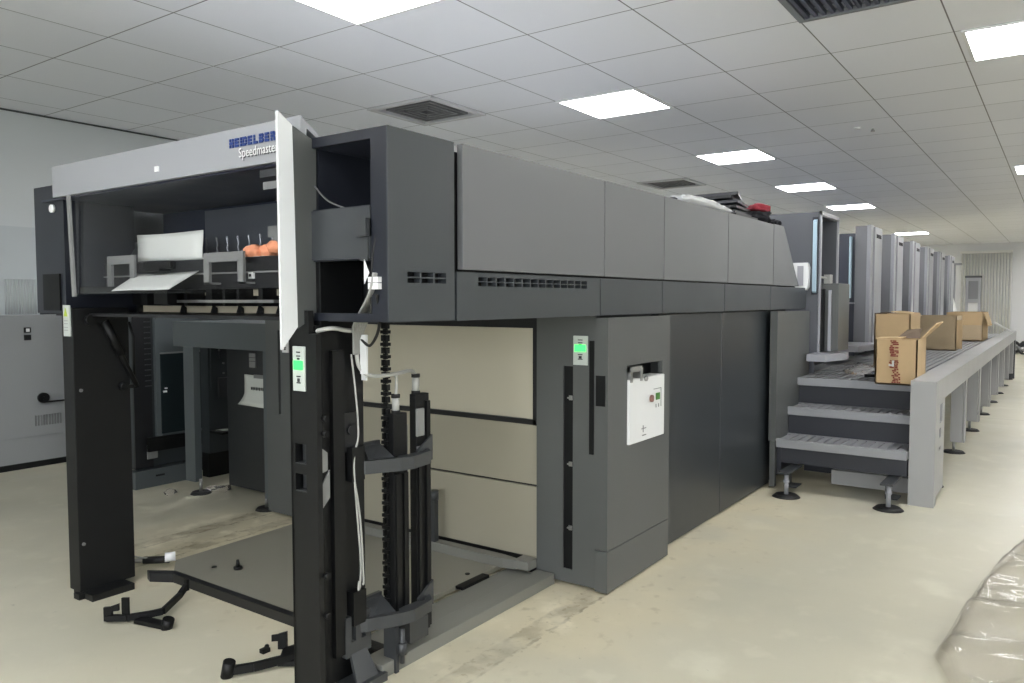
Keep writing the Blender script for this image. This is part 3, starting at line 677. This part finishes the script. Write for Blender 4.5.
bar(mb, [(1.94, 2.85, .01), (2.02, 2.79, .012), (2.112, 2.745, .016), (2.18, 2.70, .02)], .022, 0, .035)
mb.xy([(2.11, 2.745), (2.21, 2.835), (2.27, 2.825), (2.27, 2.62), (2.16, 2.68)], .008, .03)
mb.cyl((1.935, 2.86, .0), (1.940, 2.845, .07), .026, 14)
mb.solid([(2.20, 2.86, .02), (2.225, 2.83, .02), (2.225, 2.83, .10), (2.20, 2.86, .09)], (.012, .006, 0))
mb.solid([(2.185, 2.885, .055), (2.225, 2.83, .06), (2.225, 2.83, .095), (2.185, 2.885, .085)], (.006, .003, 0))
tag(obj('metal_bracket', mb, BLACK2), 'black bent metal bracket lying on the floor beside the right front post', 'bracket', 'loose brackets on the floor')
t = thing('clip', 'tiny black clip lying near the bracket beside the right post', 'clip', (2.175, 2.92, 0))
obj('clip_body', MB().box(2.155, 2.195, 2.905, 2.935, .0, .02, .003), BLACK2, t); obj('clip_pin', MB().cyl((2.19, 2.93, .012), (2.205, 2.945, .012), .011, 10), BLACK2, t)
t = thing('cable_plug', 'white and black cable plug on the floor behind the left post', 'plug', (2.52, 4.37, 0))
obj('plug_body', MB().tube([(2.46, 4.44, .05), (2.56, 4.33, .05)], .022, 12), RUBBER, t)
obj('plug_sleeve', MB().tube([(2.39, 4.50, .05), (2.46, 4.44, .05)], .014, 10), STEEL, t)
obj('plug_cap', MB().cyl((2.53, 4.33, .07), (2.58, 4.30, .07), .028, 12), WHITE, t)
obj('cable', MB().tube(arc([(2.30, 4.40, .22), (2.36, 4.44, .12), (2.45, 4.43, .07), (2.53, 4.35, .06)]), .005, 6), CABLE, t)
mb = MB().blob((3.86, 5.74, .02), (.09, .11, .03), 2, .7, 3, 3)
tag(obj('plastic_scrap', mb, FILM), 'crumpled clear plastic scrap on the floor right of the gantry leg', 'plastic', 'plastic scraps')
mb = MB().blob((3.55, 5.97, .02), (.05, .06, .03), 2, .7, 3, 8)
tag(obj('plastic_scrap', mb, FILM), 'crumpled clear plastic scrap on the floor left of the gantry leg', 'plastic', 'plastic scraps')

# ------------------------------------------------------------------ drive side
G = thing('steel_gantry', 'grey steel gantry with thick beam on two legs behind the delivery opening', 'gantry', (3.72, 5.5, 0))
obj('beam', MB().box(3.70, 4.4, 4.86, 6.13, 1.215, 1.425, .004), GANTRY, G)
lg1 = obj('leg', MB().box(3.70, 3.76, 5.84, 5.98, .09, 1.215), GANTRY, G)
lg2 = obj('leg', MB().box(3.70, 3.86, 4.865, 4.93, .09, 1.215), GANTRY, G)
for l_, y in ((lg1, 5.80), (lg2, 4.94)):
    obj('foot_disc', MB().cyl((3.72, y, 0), (3.72, y, .018), .085, 20, .07), RUBBER, l_)
    obj('foot_bolt', MB().cyl((3.72, y, .018), (3.72, y, .12), .014, 10), STEEL, l_)
D = thing('drive_cabinet', 'dark drive-side cabinet with smoked glass door and louvres', 'cabinet', (4.0, 6.5, 0))
obj('cabinet_body', MB().box(3.50, 5.2, 6.42, 7.3, .16, 1.75), DRIVE, D)
obj('side_panel', MB().box(3.50, 3.66, 6.40, 6.42, .16, 1.75), BLACK, D)
mb = MB()
for k in range(13): mb.box(3.60, 3.655, 6.385, 6.40, .86+k*.046, .868+k*.046)
obj('louvre', mb, ARM, D)
obj('upper_panel', MB().box(3.69, 4.35, 6.385, 6.42, .42, 1.62, .003), GANTRY, D)
dg = obj('glass_door', MB().box(3.73, 4.12, 6.372, 6.385, .44, 1.14, .003), DRIVEG, D)
obj('door_trim', MB().box(3.73, 4.12, 6.368, 6.386, 1.135, 1.148), BRKT, dg)
obj('handle', MB().box(3.745, 3.775, 6.36, 6.372, .80, .815).box(3.76, 3.78, 6.36, 6.372, .83, .84), WHITE, dg)
obj('dark_ledge', MB().box(3.60, 4.35, 6.36, 6.40, .30, .42).box(3.88, 3.92, 6.355, 6.362, .355, .385).box(3.96, 3.99, 6.355, 6.362, .36, .39), BLACK2, D)
obj('socket_plate', MB().box(3.60, 3.69, 6.385, 6.40, .235, .36), BRKT, D)
pf = obj('plinth', MB().box(3.46, 3.96, 6.34, 6.46, .0, .15), GANTRY, D, 'grey plinth')
obj('plinth_slot', MB().box(3.64, 3.72, 6.335, 6.342, .085, .10), BLACK2, pf)
obj('drive_base', MB().box(3.96, 5.2, 6.6, 7.2, 0, .16), BLACK2, D)
S2 = thing('switch_cabinet', 'dark switch cabinet with small indicator boxes, right of the gantry leg', 'cabinet', (4.4, 6.3, 0))
obj('cabinet_body', MB().box(4.10, 4.9, 6.24, 6.36, .22, 1.50), DRIVE, S2)
obj('switch_panel', MB().box(4.12, 4.36, 6.225, 6.24, .80, 1.40), DRIVE, S2)
obj('switch_box', MB().box(4.18, 4.36, 6.20, 6.225, .72, .90).box(4.2, 4.36, 6.21, 6.225, 1.08, 1.18), ARM, S2)
mb = MB()
for x, z in ((4.20, 1.15), (4.24, 1.03), (4.33, 1.03), (4.24, .94)): mb.cyl((x, 6.225, z), (x, 6.21, z), .008, 8)
obj('indicator', mb, BRKT, S2)
obj('base', MB().box(4.10, 4.9, 6.26, 6.36, 0, .22), BLACK2, S2)
tag(obj('paper_note', paper([(4.12, 6.18, .43), (4.34, 6.18, .43), (4.34, 6.08, .44), (4.12, 6.08, .44)]), PAPER), 'white paper note lying on the shelf behind the gantry leg', 'paper')
obj('shelf', MB().box(4.10, 4.6, 6.05, 6.24, .41, .43), BLACK2, S2)
X = thing('dark_cabinet', 'tall dark cabinet with a taped paper sheet, beneath the gantry beam', 'cabinet', (4.3, 5.4, 0))
obj('cabinet_body', MB().box(3.96, 4.8, 4.95, 5.76, .03, 1.21, .004), mat('dark_cabinet_paint', (40,42,43), .45), X)
lbp = obj('label_plate', MB().box(3.95, 3.96, 5.36, 5.44, 1.05, 1.165), BRKT, X)
obj('label_line', MB().box(3.947, 3.951, 5.36, 5.44, 1.10, 1.104).box(3.947, 3.951, 5.36, 5.44, 1.13, 1.134), INK, lbp)
g = []
for i in range(9):
    v = i/8; z = .99-v*.25; bl = .035*max(0, v-.55)**2*4
    g.append([(3.953-bl*(1+.5*u), 5.51-u*.33+(.10*max(0, v-.6)**1.5)*(1-u)*2.2, z-.0-u*.005) for u in [j/6 for j in range(7)]])
pn = tag(obj('paper_notice', MB().sheet(g, (-.002, 0, 0)), PAPER), 'white paper notice with curled lower corner taped to the dark cabinet', 'paper')
mb = MB()
for k in range(9): mb.box(3.9465, 3.948, 5.405-k*.021, 5.405-k*.021+.013, .868-(k % 2)*.002, .892)
q = obj('notice_text', mb, INK); q.parent = pn; q.location = q.location-pn.location
q = obj('tape', MB().box(3.946, 3.951, 5.22, 5.38, .965, .995), BRKT); q.parent = pn; q.location = q.location-pn.location

# ------------------------------------------------------------------ left wall cabinet
E_ = thing('electrical_cabinet', 'long grey electrical cabinet with two switches and a knob along the left wall', 'cabinet', (3.0, 8.05, 0))
obj('cabinet_body', MB().box(1.4, 4.6, 8.0, 8.12, .30, 1.462, .004).box(1.4, 4.6, 8.01, 8.12, .06, .30), CABG, E_)
obj('plinth', MB().box(1.4, 4.6, 8.02, 8.12, 0, .06), BLACK2, E_)
mb = MB()
for z, in ((1.32,), (1.25,)): mb.box(3.325, 3.385, 7.985, 8.0, z-.025, z+.025, .004)
obj('switch', mb, BLACK2, E_)
obj('switch_face', MB().box(3.34, 3.37, 7.98, 7.986, 1.305, 1.335), WHITE, E_)
obj('rotary_knob', MB().cyl((3.475, 8.0, .665), (3.475, 7.97, .665), .05, 20).cyl((3.475, 7.97, .665), (3.475, 7.955, .665), .015, 10).box(3.47, 3.9, 7.985, 8.0, .615, .63), BLACK2, E_)
mb = MB()
for k in range(10): mb.box(3.40+k*.025, 3.412+k*.025, 7.992, 8.0, .40, .50)
obj('louvre', mb, mat('louvre_grey', (112,113,114), .5), E_)
mb = MB()
for k in range(12): mb.cyl((3.23+k*.024, 8.12, 1.47), (3.23+k*.024, 8.12, 1.80), .008, 8)
tag(obj('fluted_panel', mb, mat('fluted_grey', (172,177,178), .35)), 'narrow fluted grey strip on the left wall above the electrical cabinet', 'panel')

# ------------------------------------------------------------------ printing units
UNITK = mat('unit_dark_grey', (88,90,95), .4, .1, .04, 3)
U = thing('printing_unit', 'open-fronted grey printing tower with pale blue handle, first behind the covers', 'printing unit', (8.0, 3.2, 0), 'printing towers')
obj('tower_frame', MB().holed('y', 1.9, 1.93, 7.70, 8.41, 1.08, 2.43, [(7.745, 8.375, 1.74, 2.39)]).box(7.70, 7.73, 1.93, 4.7, .9, 2.43).box(8.39, 8.41, 1.93, 2.4, 1.08, 2.43).box(7.73, 8.41, 1.93, 4.7, 2.40, 2.43), UNITK, U)
obj('frame_edge', MB().box(7.70, 7.735, 1.885, 1.905, 1.1, 2.435).box(7.70, 8.415, 1.885, 1.905, 2.40, 2.435).box(8.385, 8.415, 1.885, 1.905, 1.74, 2.435), UNITW, U)
obj('tower_back', MB().box(7.73, 8.39, 2.30, 2.33, 1.0, 2.4).box(7.73, 8.39, 2.15, 2.30, 2.02, 2.06), UNITW, U)
obj('tower_body', MB().box(7.73, 9.9, 2.34, 4.7, .0, 1.9), UNITK, U)
obj('handle', MB().xz([(0, 0)]*0 or [(7.665, 1.68), (7.70, 1.66), (7.70, 2.36), (7.665, 2.34)], 1.918, 1.952), HANDLE, U, 'long pale blue handle')
obj('handle_slot', MB().box(7.694, 7.701, 1.91, 1.965, 1.65, 2.38), RISER, U)
mb = MB().solid([(7.62, 2.16, 1.95), (7.62, 1.99, 1.95), (7.62, 1.975, 1.90), (7.62, 1.98, 1.72), (7.62, 2.0, 1.69), (7.62, 2.12, 1.70), (7.62, 2.11, 1.75)], (.08, 0, 0))
obj('grab_handle', mb, WHITE, U, 'white curved grab handle')
obj('grab_recess', MB().box(7.612, 7.622, 2.02, 2.075, 1.735, 1.92), UNITW, U)
obj('tower_foot', MB().box(7.80, 8.25, 1.74, 1.90, 1.11, 1.755, .004), COLM, U)
obj('slot', MB().box(7.735, 7.79, 1.86, 1.9, 1.11, 1.70), BLACK2, U); obj('rail', MB().box(7.765, 7.79, 1.80, 1.825, 1.11, 1.69), UNITW, U)
obj('cable', MB().tube(arc([(7.9, 2.1, 1.80), (7.98, 2.0, 1.82), (8.1, 1.96, 1.82), (8.2, 1.92, 1.80)]), .012, 6).tube(arc([(7.9, 2.25, 1.85), (8.0, 2.25, 1.98), (8.06, 2.24, 2.15)]), .004, 6).box(8.14, 8.24, 1.90, 1.96, 1.76, 1.85), CABLE, U)
obj('foot_rest', MB().xy([(8.98, 2.2), (8.98, 1.80), (9.61, 1.72), (9.86, 1.74), (9.86, 2.2)], 1.035, 1.10), UNITW, U, 'grey foot rest')
obj('foot_rest', MB().xy([(7.40, 1.92), (7.40, 1.76), (7.78, 1.66), (7.98, 1.68), (7.98, 1.92)], 1.035, 1.10), UNITW, U, 'grey foot rest')
V = thing('printing_unit', 'first closed silver printing tower, right of the open-fronted one', 'printing unit', (10.4, 3.2, 0), 'printing towers')
x0 = 10.06
obj('tower_shell', MB().box(x0, x0+.62, 1.93, 2.07, 1.06, 2.485, .006), UNITD, V)
obj('corner_strip', MB().box(x0-.004, x0+.14, 1.895, 1.94, 1.06, 2.493, .008), UNITW, V)
obj('gap', MB().box(x0+.14, x0+.19, 1.905, 1.935, 1.06, 2.48), BLACK2, V)
fp = obj('front_panel', MB().box(x0+.19, x0+.64, 1.885, 1.935, 1.06, 2.48, .006), UNITW, V)
mb = MB(); put_logo(mb, (x0+.27, 1.884, 2.35), (1, 0, 0), (0, 0, 1), .045, .031)
obj('lettering', mb, INK, fp, 'small dark lettering')
obj('inner_side', MB().box(x0+.03, x0+.06, 2.06, 3.4, .92, 2.40), UNITN, V)
obj('tower_body', MB().box(x0+.06, x0+1.45, 2.22, 4.7, 0, 2.0), UNITN, V)
obj('handle', MB().box(x0-.04, x0+.03, 2.105, 2.13, 1.62, 2.36, .008), HANDLE, V, 'long pale blue handle')
obj('foot_rest', MB().xy([(x0+.69, 2.2), (x0+.69, 1.80), (x0+1.12, 1.72), (x0+1.37, 1.74), (x0+1.37, 2.2)], 1.035, 1.10), UNITW, V, 'grey foot rest')
obj('lever', MB().box(x0-.02, x0+.03, 2.06, 2.2, 1.55, 1.57), UNITW, V)
names = ['second', 'third', 'fourth', 'fifth', 'sixth']
for i in range(5):
    copy_tree(V, (1.57*(i+1), 0, 0), names[i]+' closed silver printing tower counted from the open-fronted one' if i < 4 else 'farthest closed silver printing tower, next to the back wall doorway')

# ------------------------------------------------------------------ walkway and steps
W = thing('walkway', 'raised grey ribbed walkway with three steps and a thick outer beam on legs', 'walkway', (7.0, 1.4, 0))
WE = 18.85
mb = MB().box(7.25, WE, .95, 2.2, .84, .885)
y = .97
while y < 2.0: mb.box(7.25, WE, y, y+.043, .885, .90); y += .062
obj('deck', mb, TREAD, W)
obj('deck_nosing', MB().box(7.22, 7.30, .955, 1.95, .83, .90, .004), TREAD, W)
for (x, z, y1) in ((6.60, .43, 1.95), (6.93, .665, 1.95)):
    st = obj('step', MB().box(x, x+.40, .955, y1, z-.07, z-.012, .004), TREAD, W)
    mb = MB(); k = 0
    mb.box(x, x+.05, .955, y1, z-.012, z); mb.box(x+.33, x+.40, .955, y1, z-.012, z)
    yy = .97
    while yy < y1-.05: mb.box(x+.05, x+.33, yy, yy+.054, z-.012, z-.001); yy += .068
    obj('tread_rib', mb, TREAD, st)
obj('riser', MB().box(7.29, 7.32, .96, 1.95, .66, .84).box(6.97, 7.0, .96, 1.95, .42, .60).box(6.66, 6.69, .96, 1.955, .225, .37).box(7.5, 7.52, .96, 1.95, 0, .45), RISER, W)  # last box: added dark panel standing in for shade beneath the steps
obj('cross_beam', MB().box(6.95, 7.05, .98, 1.58, .03, .15), BEAM, W)
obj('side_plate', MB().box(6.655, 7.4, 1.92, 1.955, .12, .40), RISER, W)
obj('beam', MB().box(6.80, WE, .772, .95, .80, .973), BEAM, W, 'long outer beam')
obj('end_post', MB().box(6.68, 6.80, .772, .95, .0, .973).holed('y', .775, .80, 6.80, 7.25, .06, .80, [(6.95, 7.12, .62, .77), (6.93, 7.05, .50, .58), (6.93, 7.05, .40, .43)]), BEAM, W, 'wide front end post')
obj('cutout_box', MB().box(6.85, 7.2, .82, .93, .35, .78), RISER, W)
lx = [9.22, 10.9, 12.55, 14.15, 15.55, 17.0, 18.45]
for i, x in enumerate(lx):
    l_ = obj('leg', MB().box(x, x+.05, .82, .93, .12, .80).box(x, x+.14, .80, .815, .12, .80), BEAM, W)
    xx, yy = x+.06, .90
    obj('foot_disc', MB().cyl((xx, yy, 0), (xx, yy, .02), .11, 20, .09), RUBBER, l_); obj('foot_bolt', MB().cyl((xx, yy, .02), (xx, yy, .13), .014, 10), STEEL, l_)
obj('leg', MB().box(18.70, 18.85, .78, .95, 0, .80), ARM, W, 'dark far end leg')
for x, yb in ((7.35, .9),):
    f_ = obj('levelling_foot', MB().cyl((7.5, .86, 0), (7.5, .86, .03), .07, 16, .05), RUBBER, W)
for (x, y) in ((6.40, 1.80), (6.45, 1.05)):
    f_ = obj('levelling_foot', MB().cyl((x, y, 0), (x, y, .022), .11, 24, .085), RUBBER, W)
    obj('foot_bolt', MB().cyl((x, y, .022), (x, y, .19), .018, 12).cyl((x, y, .12), (x, y, .14), .026, 6), UNITW, f_)
    obj('foot_bracket', MB().box(x-.10, x+.30, y-.045, y+.045, .20, .213).box(x+.12, x+.28, y+.035, y+.045, .05, .205).box(x+.12, x+.28, y-.045, y+.045, .05, .06), ARM, f_)
# inner rail seen between the legs
obj('inner_frame', MB().box(8.0, 18.7, 1.55, 1.6, .45, .50).box(8.0, 18.7, 1.6, 1.64, .0, .84), ARM, W)

# ------------------------------------------------------------------ cartons
def carton(x0, x1, y0, y1, z0, z1, material, label, flaps, th=.012):
    t = thing('cardboard_box', label, 'box', ((x0+x1)/2, (y0+y1)/2, z0), 'cardboard boxes on the walkway')
    b = MB().box(x0, x1, y0, y1, z0, z0+th).box(x0, x0+th, y0, y1, z0, z1).box(x1-th, x1, y0, y1, z0, z1).box(x0, x1, y0, y0+th, z0, z1).box(x0, x1, y1-th, y1, z0, z1)
    obj('box_body', b, material, t)
    for pts, off, mm, lb_ in flaps:
        obj('flap', MB().solid(pts, off), mm, t, lb_)
    return t
Z0 = .901
c = carton(7.02, 7.5, .955, 1.27, Z0, 1.275, CARD, 'cardboard box with dark red printing at the top of the steps', [
    ([(7.02, 1.27, 1.275), (7.02, 1.07, 1.283), (7.28, 1.07, 1.285), (7.28, 1.27, 1.275)], (0, 0, .008), CARD, None),
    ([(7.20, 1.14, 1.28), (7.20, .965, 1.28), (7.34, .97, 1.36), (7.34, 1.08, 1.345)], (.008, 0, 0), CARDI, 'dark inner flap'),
    ([(7.22, .955, 1.275), (7.48, .955, 1.275), (7.5, .83, 1.41), (7.26, .85, 1.40)], (0, .006, .006), CARD, None)])
rn = random.Random(3); mb = MB()
for k in range(26):
    z = Z0+.015+k*.0136
    if 13 < k < 16: continue
    for q in range(4):
        if rn.random() < .8:
            yy = 1.095+q*.016+rn.uniform(-.004, .004)-(.02 if k < 9 else 0); mb.box(7.016, 7.02, yy, yy+rn.uniform(.010, .02), z, z+.0105)
q = obj('print_mark', mb, PRINT, c); 
obj('tape', MB().box(7.014, 7.021, 1.13, 1.165, Z0+.155, Z0+.168).box(7.0135, 7.021, 1.125, 1.14, Z0+.15, Z0+.20), PAPER, c)
carton(8.6, 9.25, 1.24, 1.57, Z0, 1.455, CARD, 'cardboard box behind the printed one, tallest on the left', [
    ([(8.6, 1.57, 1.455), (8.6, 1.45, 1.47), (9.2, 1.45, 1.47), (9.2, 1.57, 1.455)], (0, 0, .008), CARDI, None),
    ([(8.6, 1.24, 1.455), (8.6, 1.42, 1.475), (9.2, 1.42, 1.475), (9.2, 1.24, 1.455)], (0, 0, .008), CARD, None)])
mb = MB()
for yy in (1.52, 1.49, 1.44, 1.41, 1.37, 1.34, 1.33): mb.box(8.596, 8.6, yy, yy+.012, 1.16, 1.175)
carton(12.2, 12.9, 1.19, 1.72, Z0, 1.375, CARDD, 'plain dull cardboard box in the middle, behind the leaning flap', [
    ([(12.2, 1.19, 1.32), (12.2, 1.12, 1.32), (12.2, 1.12, .93), (12.2, 1.19, .93)], (.02, 0, 0), CARD, None)])
carton(15.2, 16.3, 1.10, 1.64, Z0, 1.385, CARD, 'open cardboard box farthest along the walkway', [
    ([(15.18, 1.64, 1.17), (15.18, 1.11, 1.17), (15.08, 1.11, .93), (15.08, 1.64, .93)], (.015, 0, 0), CARDD, 'dull hanging flap'),
    ([(15.4, 1.09, 1.36), (16.2, 1.09, 1.36), (16.2, 1.03, 1.15), (15.4, 1.03, 1.15)], (0, .01, 0), CARD, None)])
tag(obj('white_lath', MB().solid([(16.1, 1.0, 1.18), (16.1, .98, 1.2), (17.8, .80, .99), (17.8, .82, .975)], (0, .02, .02)), WHITE), 'white lath sticking out beside the farthest cardboard box', 'lath')
mb = MB().blob((7.75, 1.50, .945), (.22, .14, .05), 3, .6, 2.5, 2)
for f in mb.bm.faces: f.smooth = True
tag(obj('plastic_wrap', mb, FILM), 'crumpled clear plastic wrap on the walkway left of the printed box', 'plastic')
t = thing('hand_tool', 'small black tool lying on the walkway beside the printed box', 'tool', (7.55, 1.33, Z0))
obj('tool_head', MB().box(7.48, 7.62, 1.30, 1.34, Z0, Z0+.05, .004), BLACK2, t); obj('tool_grip', MB().cyl((7.55, 1.34, Z0+.02), (7.50, 1.44, Z0+.02), .015, 10), BLACK2, t)

# ------------------------------------------------------------------ things on top of the covers
zt = 2.236
STACKB = mat('stack_black', (20,21,23), .4)
for i in range(6):
    z = zt+.012+i*.035
    lab = ['lowest', 'second lowest', 'third', 'fourth', 'fifth', 'topmost'][i]+' dark panel of the stack lying on the grey covers'
    x_, y_ = 5.92+.03*((i*3) % 4), 2.08+.02*((i*2) % 3)
    o = tag(obj('cover_sheet', MB().solid([(x_, y_, z), (x_+.52-.03*i, y_+.02*i, z), (x_+.56-.03*i, 3.7, z), (x_+.02+.02*(i % 3), 3.75, z)], (0, 0, .022)), SHEETD if i % 2 else STACKB), lab, 'panel', 'stacked dark panels on the covers')
mb = MB().blob((5.15, 2.06, zt+.03), (.42, .055, .034), 3, .35, 2.6, 4).blob((5.5, 2.06, zt+.02), (.2, .05, .028), 3, .35, 2.6, 9)
for f in mb.bm.faces: f.smooth = True
tag(obj('plastic_bag', mb, mat('bag_white', (214,215,216), .35)), 'white plastic bag on the covers in front of the dark panel stack', 'bag')
t = thing('cap', 'red and black folded garment at the end of the dark panel stack', 'garment', (6.62, 2.15, zt))
mb = MB().blob((6.62, 2.13, zt+.062), (.17, .09, .06), 3, .4, 2, 6)
for f in mb.bm.faces: f.smooth = True
obj('black_part', mb, CLOTHB, t)
mb = MB().blob((6.62, 2.14, zt+.13), (.16, .09, .045), 3, .45, 2, 11)
for f in mb.bm.faces: f.smooth = True
obj('red_part', mb, CLOTHR, t)
mb = MB().blob((6.87, 2.06, zt+.022), (.05, .05, .03), 3, .5, 3, 3).blob((6.78, 2.06, zt+.02), (.06, .04, .03), 3, .5, 3, 13)
tag(obj('cloth', mb, CLOTHB), 'small black cloth heap at the slanted end of the covers', 'cloth')

# ------------------------------------------------------------------ back wall things
STRIP = mat('strip_pale', (222,222,216), .35)
STRIPY = mat('strip_cream', (206,204,186), .25)
mb = MB(); mb.box(29.1, 29.2, 1.36, 2.80, 3.08, 3.16)
for k in range(17):
    y = 1.40+k*.083
    mb.tube([(29.13, y, .06), (29.13, y, 3.08)], .03, 8)
tag(obj('strip_curtain', mb, STRIP), 'pale vertical strip curtain covering the doorway in the back wall', 'curtain')
t = thing('wall_locker', 'narrow grey locker frame with a dark upper pane against the strip curtain', 'locker', (29.0, 2.4, 0))
obj('locker_frame', MB().holed('x', 28.9, 29.05, 2.18, 2.60, .0, 2.30, [(2.25, 2.53, 1.62, 2.2), (2.25, 2.53, .3, 1.5)]), UNITW, t)
obj('upper_pane', MB().box(28.97, 29.0, 2.24, 2.54, 1.6, 2.22), UNITD, t); obj('lower_pane', MB().box(28.97, 29.0, 2.24, 2.54, .28, 1.52), WHITE, t)
obj('top_cap', MB().box(28.88, 29.06, 2.16, 2.62, 2.30, 2.36), ARM, t)
t = thing('feeder_post', 'dark upright post with white hose beyond the farthest printing tower', 'post', (26, 2.7, 0))
obj('post', MB().box(26.0, 26.3, 2.62, 2.80, 0, 2.66, .01).box(26.0, 26.2, 2.45, 2.8, 2.60, 2.66), UNITD, t)
obj('hose', MB().tube(arc([(25.95, 2.72, 1.75), (25.95, 2.66, 1.55), (25.95, 2.58, 1.2), (25.95, 2.52, .9)]), .05, 8), WHITE, t)
obj('collar', MB().cyl((25.95, 2.72, 1.9), (25.95, 2.72, 2.0), .06, 10), RUBBER, t)
mb = MB()
put_text(mb, 'Comfy Group', .20, (29.19, 3.25, 2.98), (0, -1, 0), (0, 0, 1), 1.) if False else None
t = thing('cable_coil', 'dark heap of cables on the floor at the right edge by the back wall', 'cable', (27.5, .9, 0))
for k in range(3):
    obj('coil', MB().tube([(27.5+.4*math.cos(a_/4)+.05*k, .95+.28*math.sin(a_/4)*(1-.1*k), .05+.12*k+.05*math.sin(a_*1.3+k)) for a_ in range(26)], .04, 6), RUBBER if k != 1 else BRKT, t)

# ------------------------------------------------------------------ clear film on the floor
g = []
def ymax(x):
    P_ = [(2.3, .05), (3.3, .22), (3.86, .43), (4.4, .385), (5.03, .335), (5.3, .30), (6.02, .17), (6.6, -.1)]
    for (a, b), (c, d) in zip(P_, P_[1:]):
        if a <= x <= c: return b+(d-b)*(x-a)/(c-a)
    return -.1
NX, NY = 190, 120
rc = random.Random(11)
CREASE = []
for k in range(14):
    a_ = rc.uniform(0, math.pi); CREASE.append((math.cos(a_), math.sin(a_), rc.uniform(.16, .8), rc.random(), rc.uniform(.014, .036)))
for i in range(NX+1):
    x = 2.3+4.3*i/NX; row = []
    for j in range(NY+1):
        v = j/NY; y = ymax(x)-v**1.2*1.5
        p = Vector((x*1.9, y*2.6, 0))
        h = 0.
        w2 = Vector((x+.10*noise.noise(p*.9), y+.10*noise.noise(p*.9+Vector((5, 2, 0)))))
        for dx_, dy_, L_, ph_, a_ in CREASE:
            t_ = (w2.x*dx_+w2.y*dy_)/L_+ph_
            h += a_*abs((t_ % 1)-.5)*2*max(0, noise.noise(p*.6+Vector((ph_*9, 0, 3)))*1.6+.35)
        h += .035*math.exp(-((v-.035)/.02)**2)*(.6+.4*noise.noise(Vector((x*3, 0, 7))))
        h *= min(1, v*14+.1)
        row.append((x+.02*noise.noise(p*2), y+.03*noise.noise(p*3+Vector((9, 0, 0)))*min(1, v*5), .006+h))
    g.append(row)
film = MB().skin(g)
tag(obj('plastic_film', film, FILM), 'large crumpled clear plastic film spread on the floor at bottom right', 'plastic film')

for o in bpy.data.objects:
    if '_o' in o: del o['_o']

# ------------------------------------------------------------------ camera
yaw, pit, rol, F = math.radians(35.31178), math.radians(3.04775), math.radians(.04931), 778.6
f = Vector((math.cos(yaw)*math.cos(pit), math.sin(yaw)*math.cos(pit), -math.sin(pit)))
r = Vector((math.sin(yaw), -math.cos(yaw), 0)); d = f.cross(r)
r2 = r*math.cos(rol)+d*math.sin(rol); d2 = -r*math.sin(rol)+d*math.cos(rol)
cam = bpy.data.cameras.new('camera'); co = bpy.data.objects.new('camera', cam); COL.objects.link(co)
M = Matrix((r2, -d2, -f)).transposed().to_4x4(); M.translation = Vector((0, 0, 1.6*K)); co.matrix_world = M
cam.sensor_width = 36; cam.lens = F/1024*36; cam.clip_start = .05; cam.clip_end = 100
SC.camera = co
w = bpy.data.worlds.new('world'); SC.world = w; w.use_nodes = True
w.node_tree.nodes['Background'].inputs[0].default_value = (.92, .96, 1, 1); w.node_tree.nodes['Background'].inputs[1].default_value = 8.0
SC.view_settings.view_transform = 'Standard'; SC.view_settings.look = 'None'; SC.view_settings.gamma = 1; SC.view_settings.use_curve_mapping = False
SC.view_settings.exposure = 0.58
SC.cycles.max_bounces = 8; SC.cycles.diffuse_bounces = 5; SC.cycles.glossy_bounces = 4; SC.cycles.transparent_max_bounces = 12
SC.cycles.use_denoising = True; SC.cycles.sample_clamp_indirect = 4
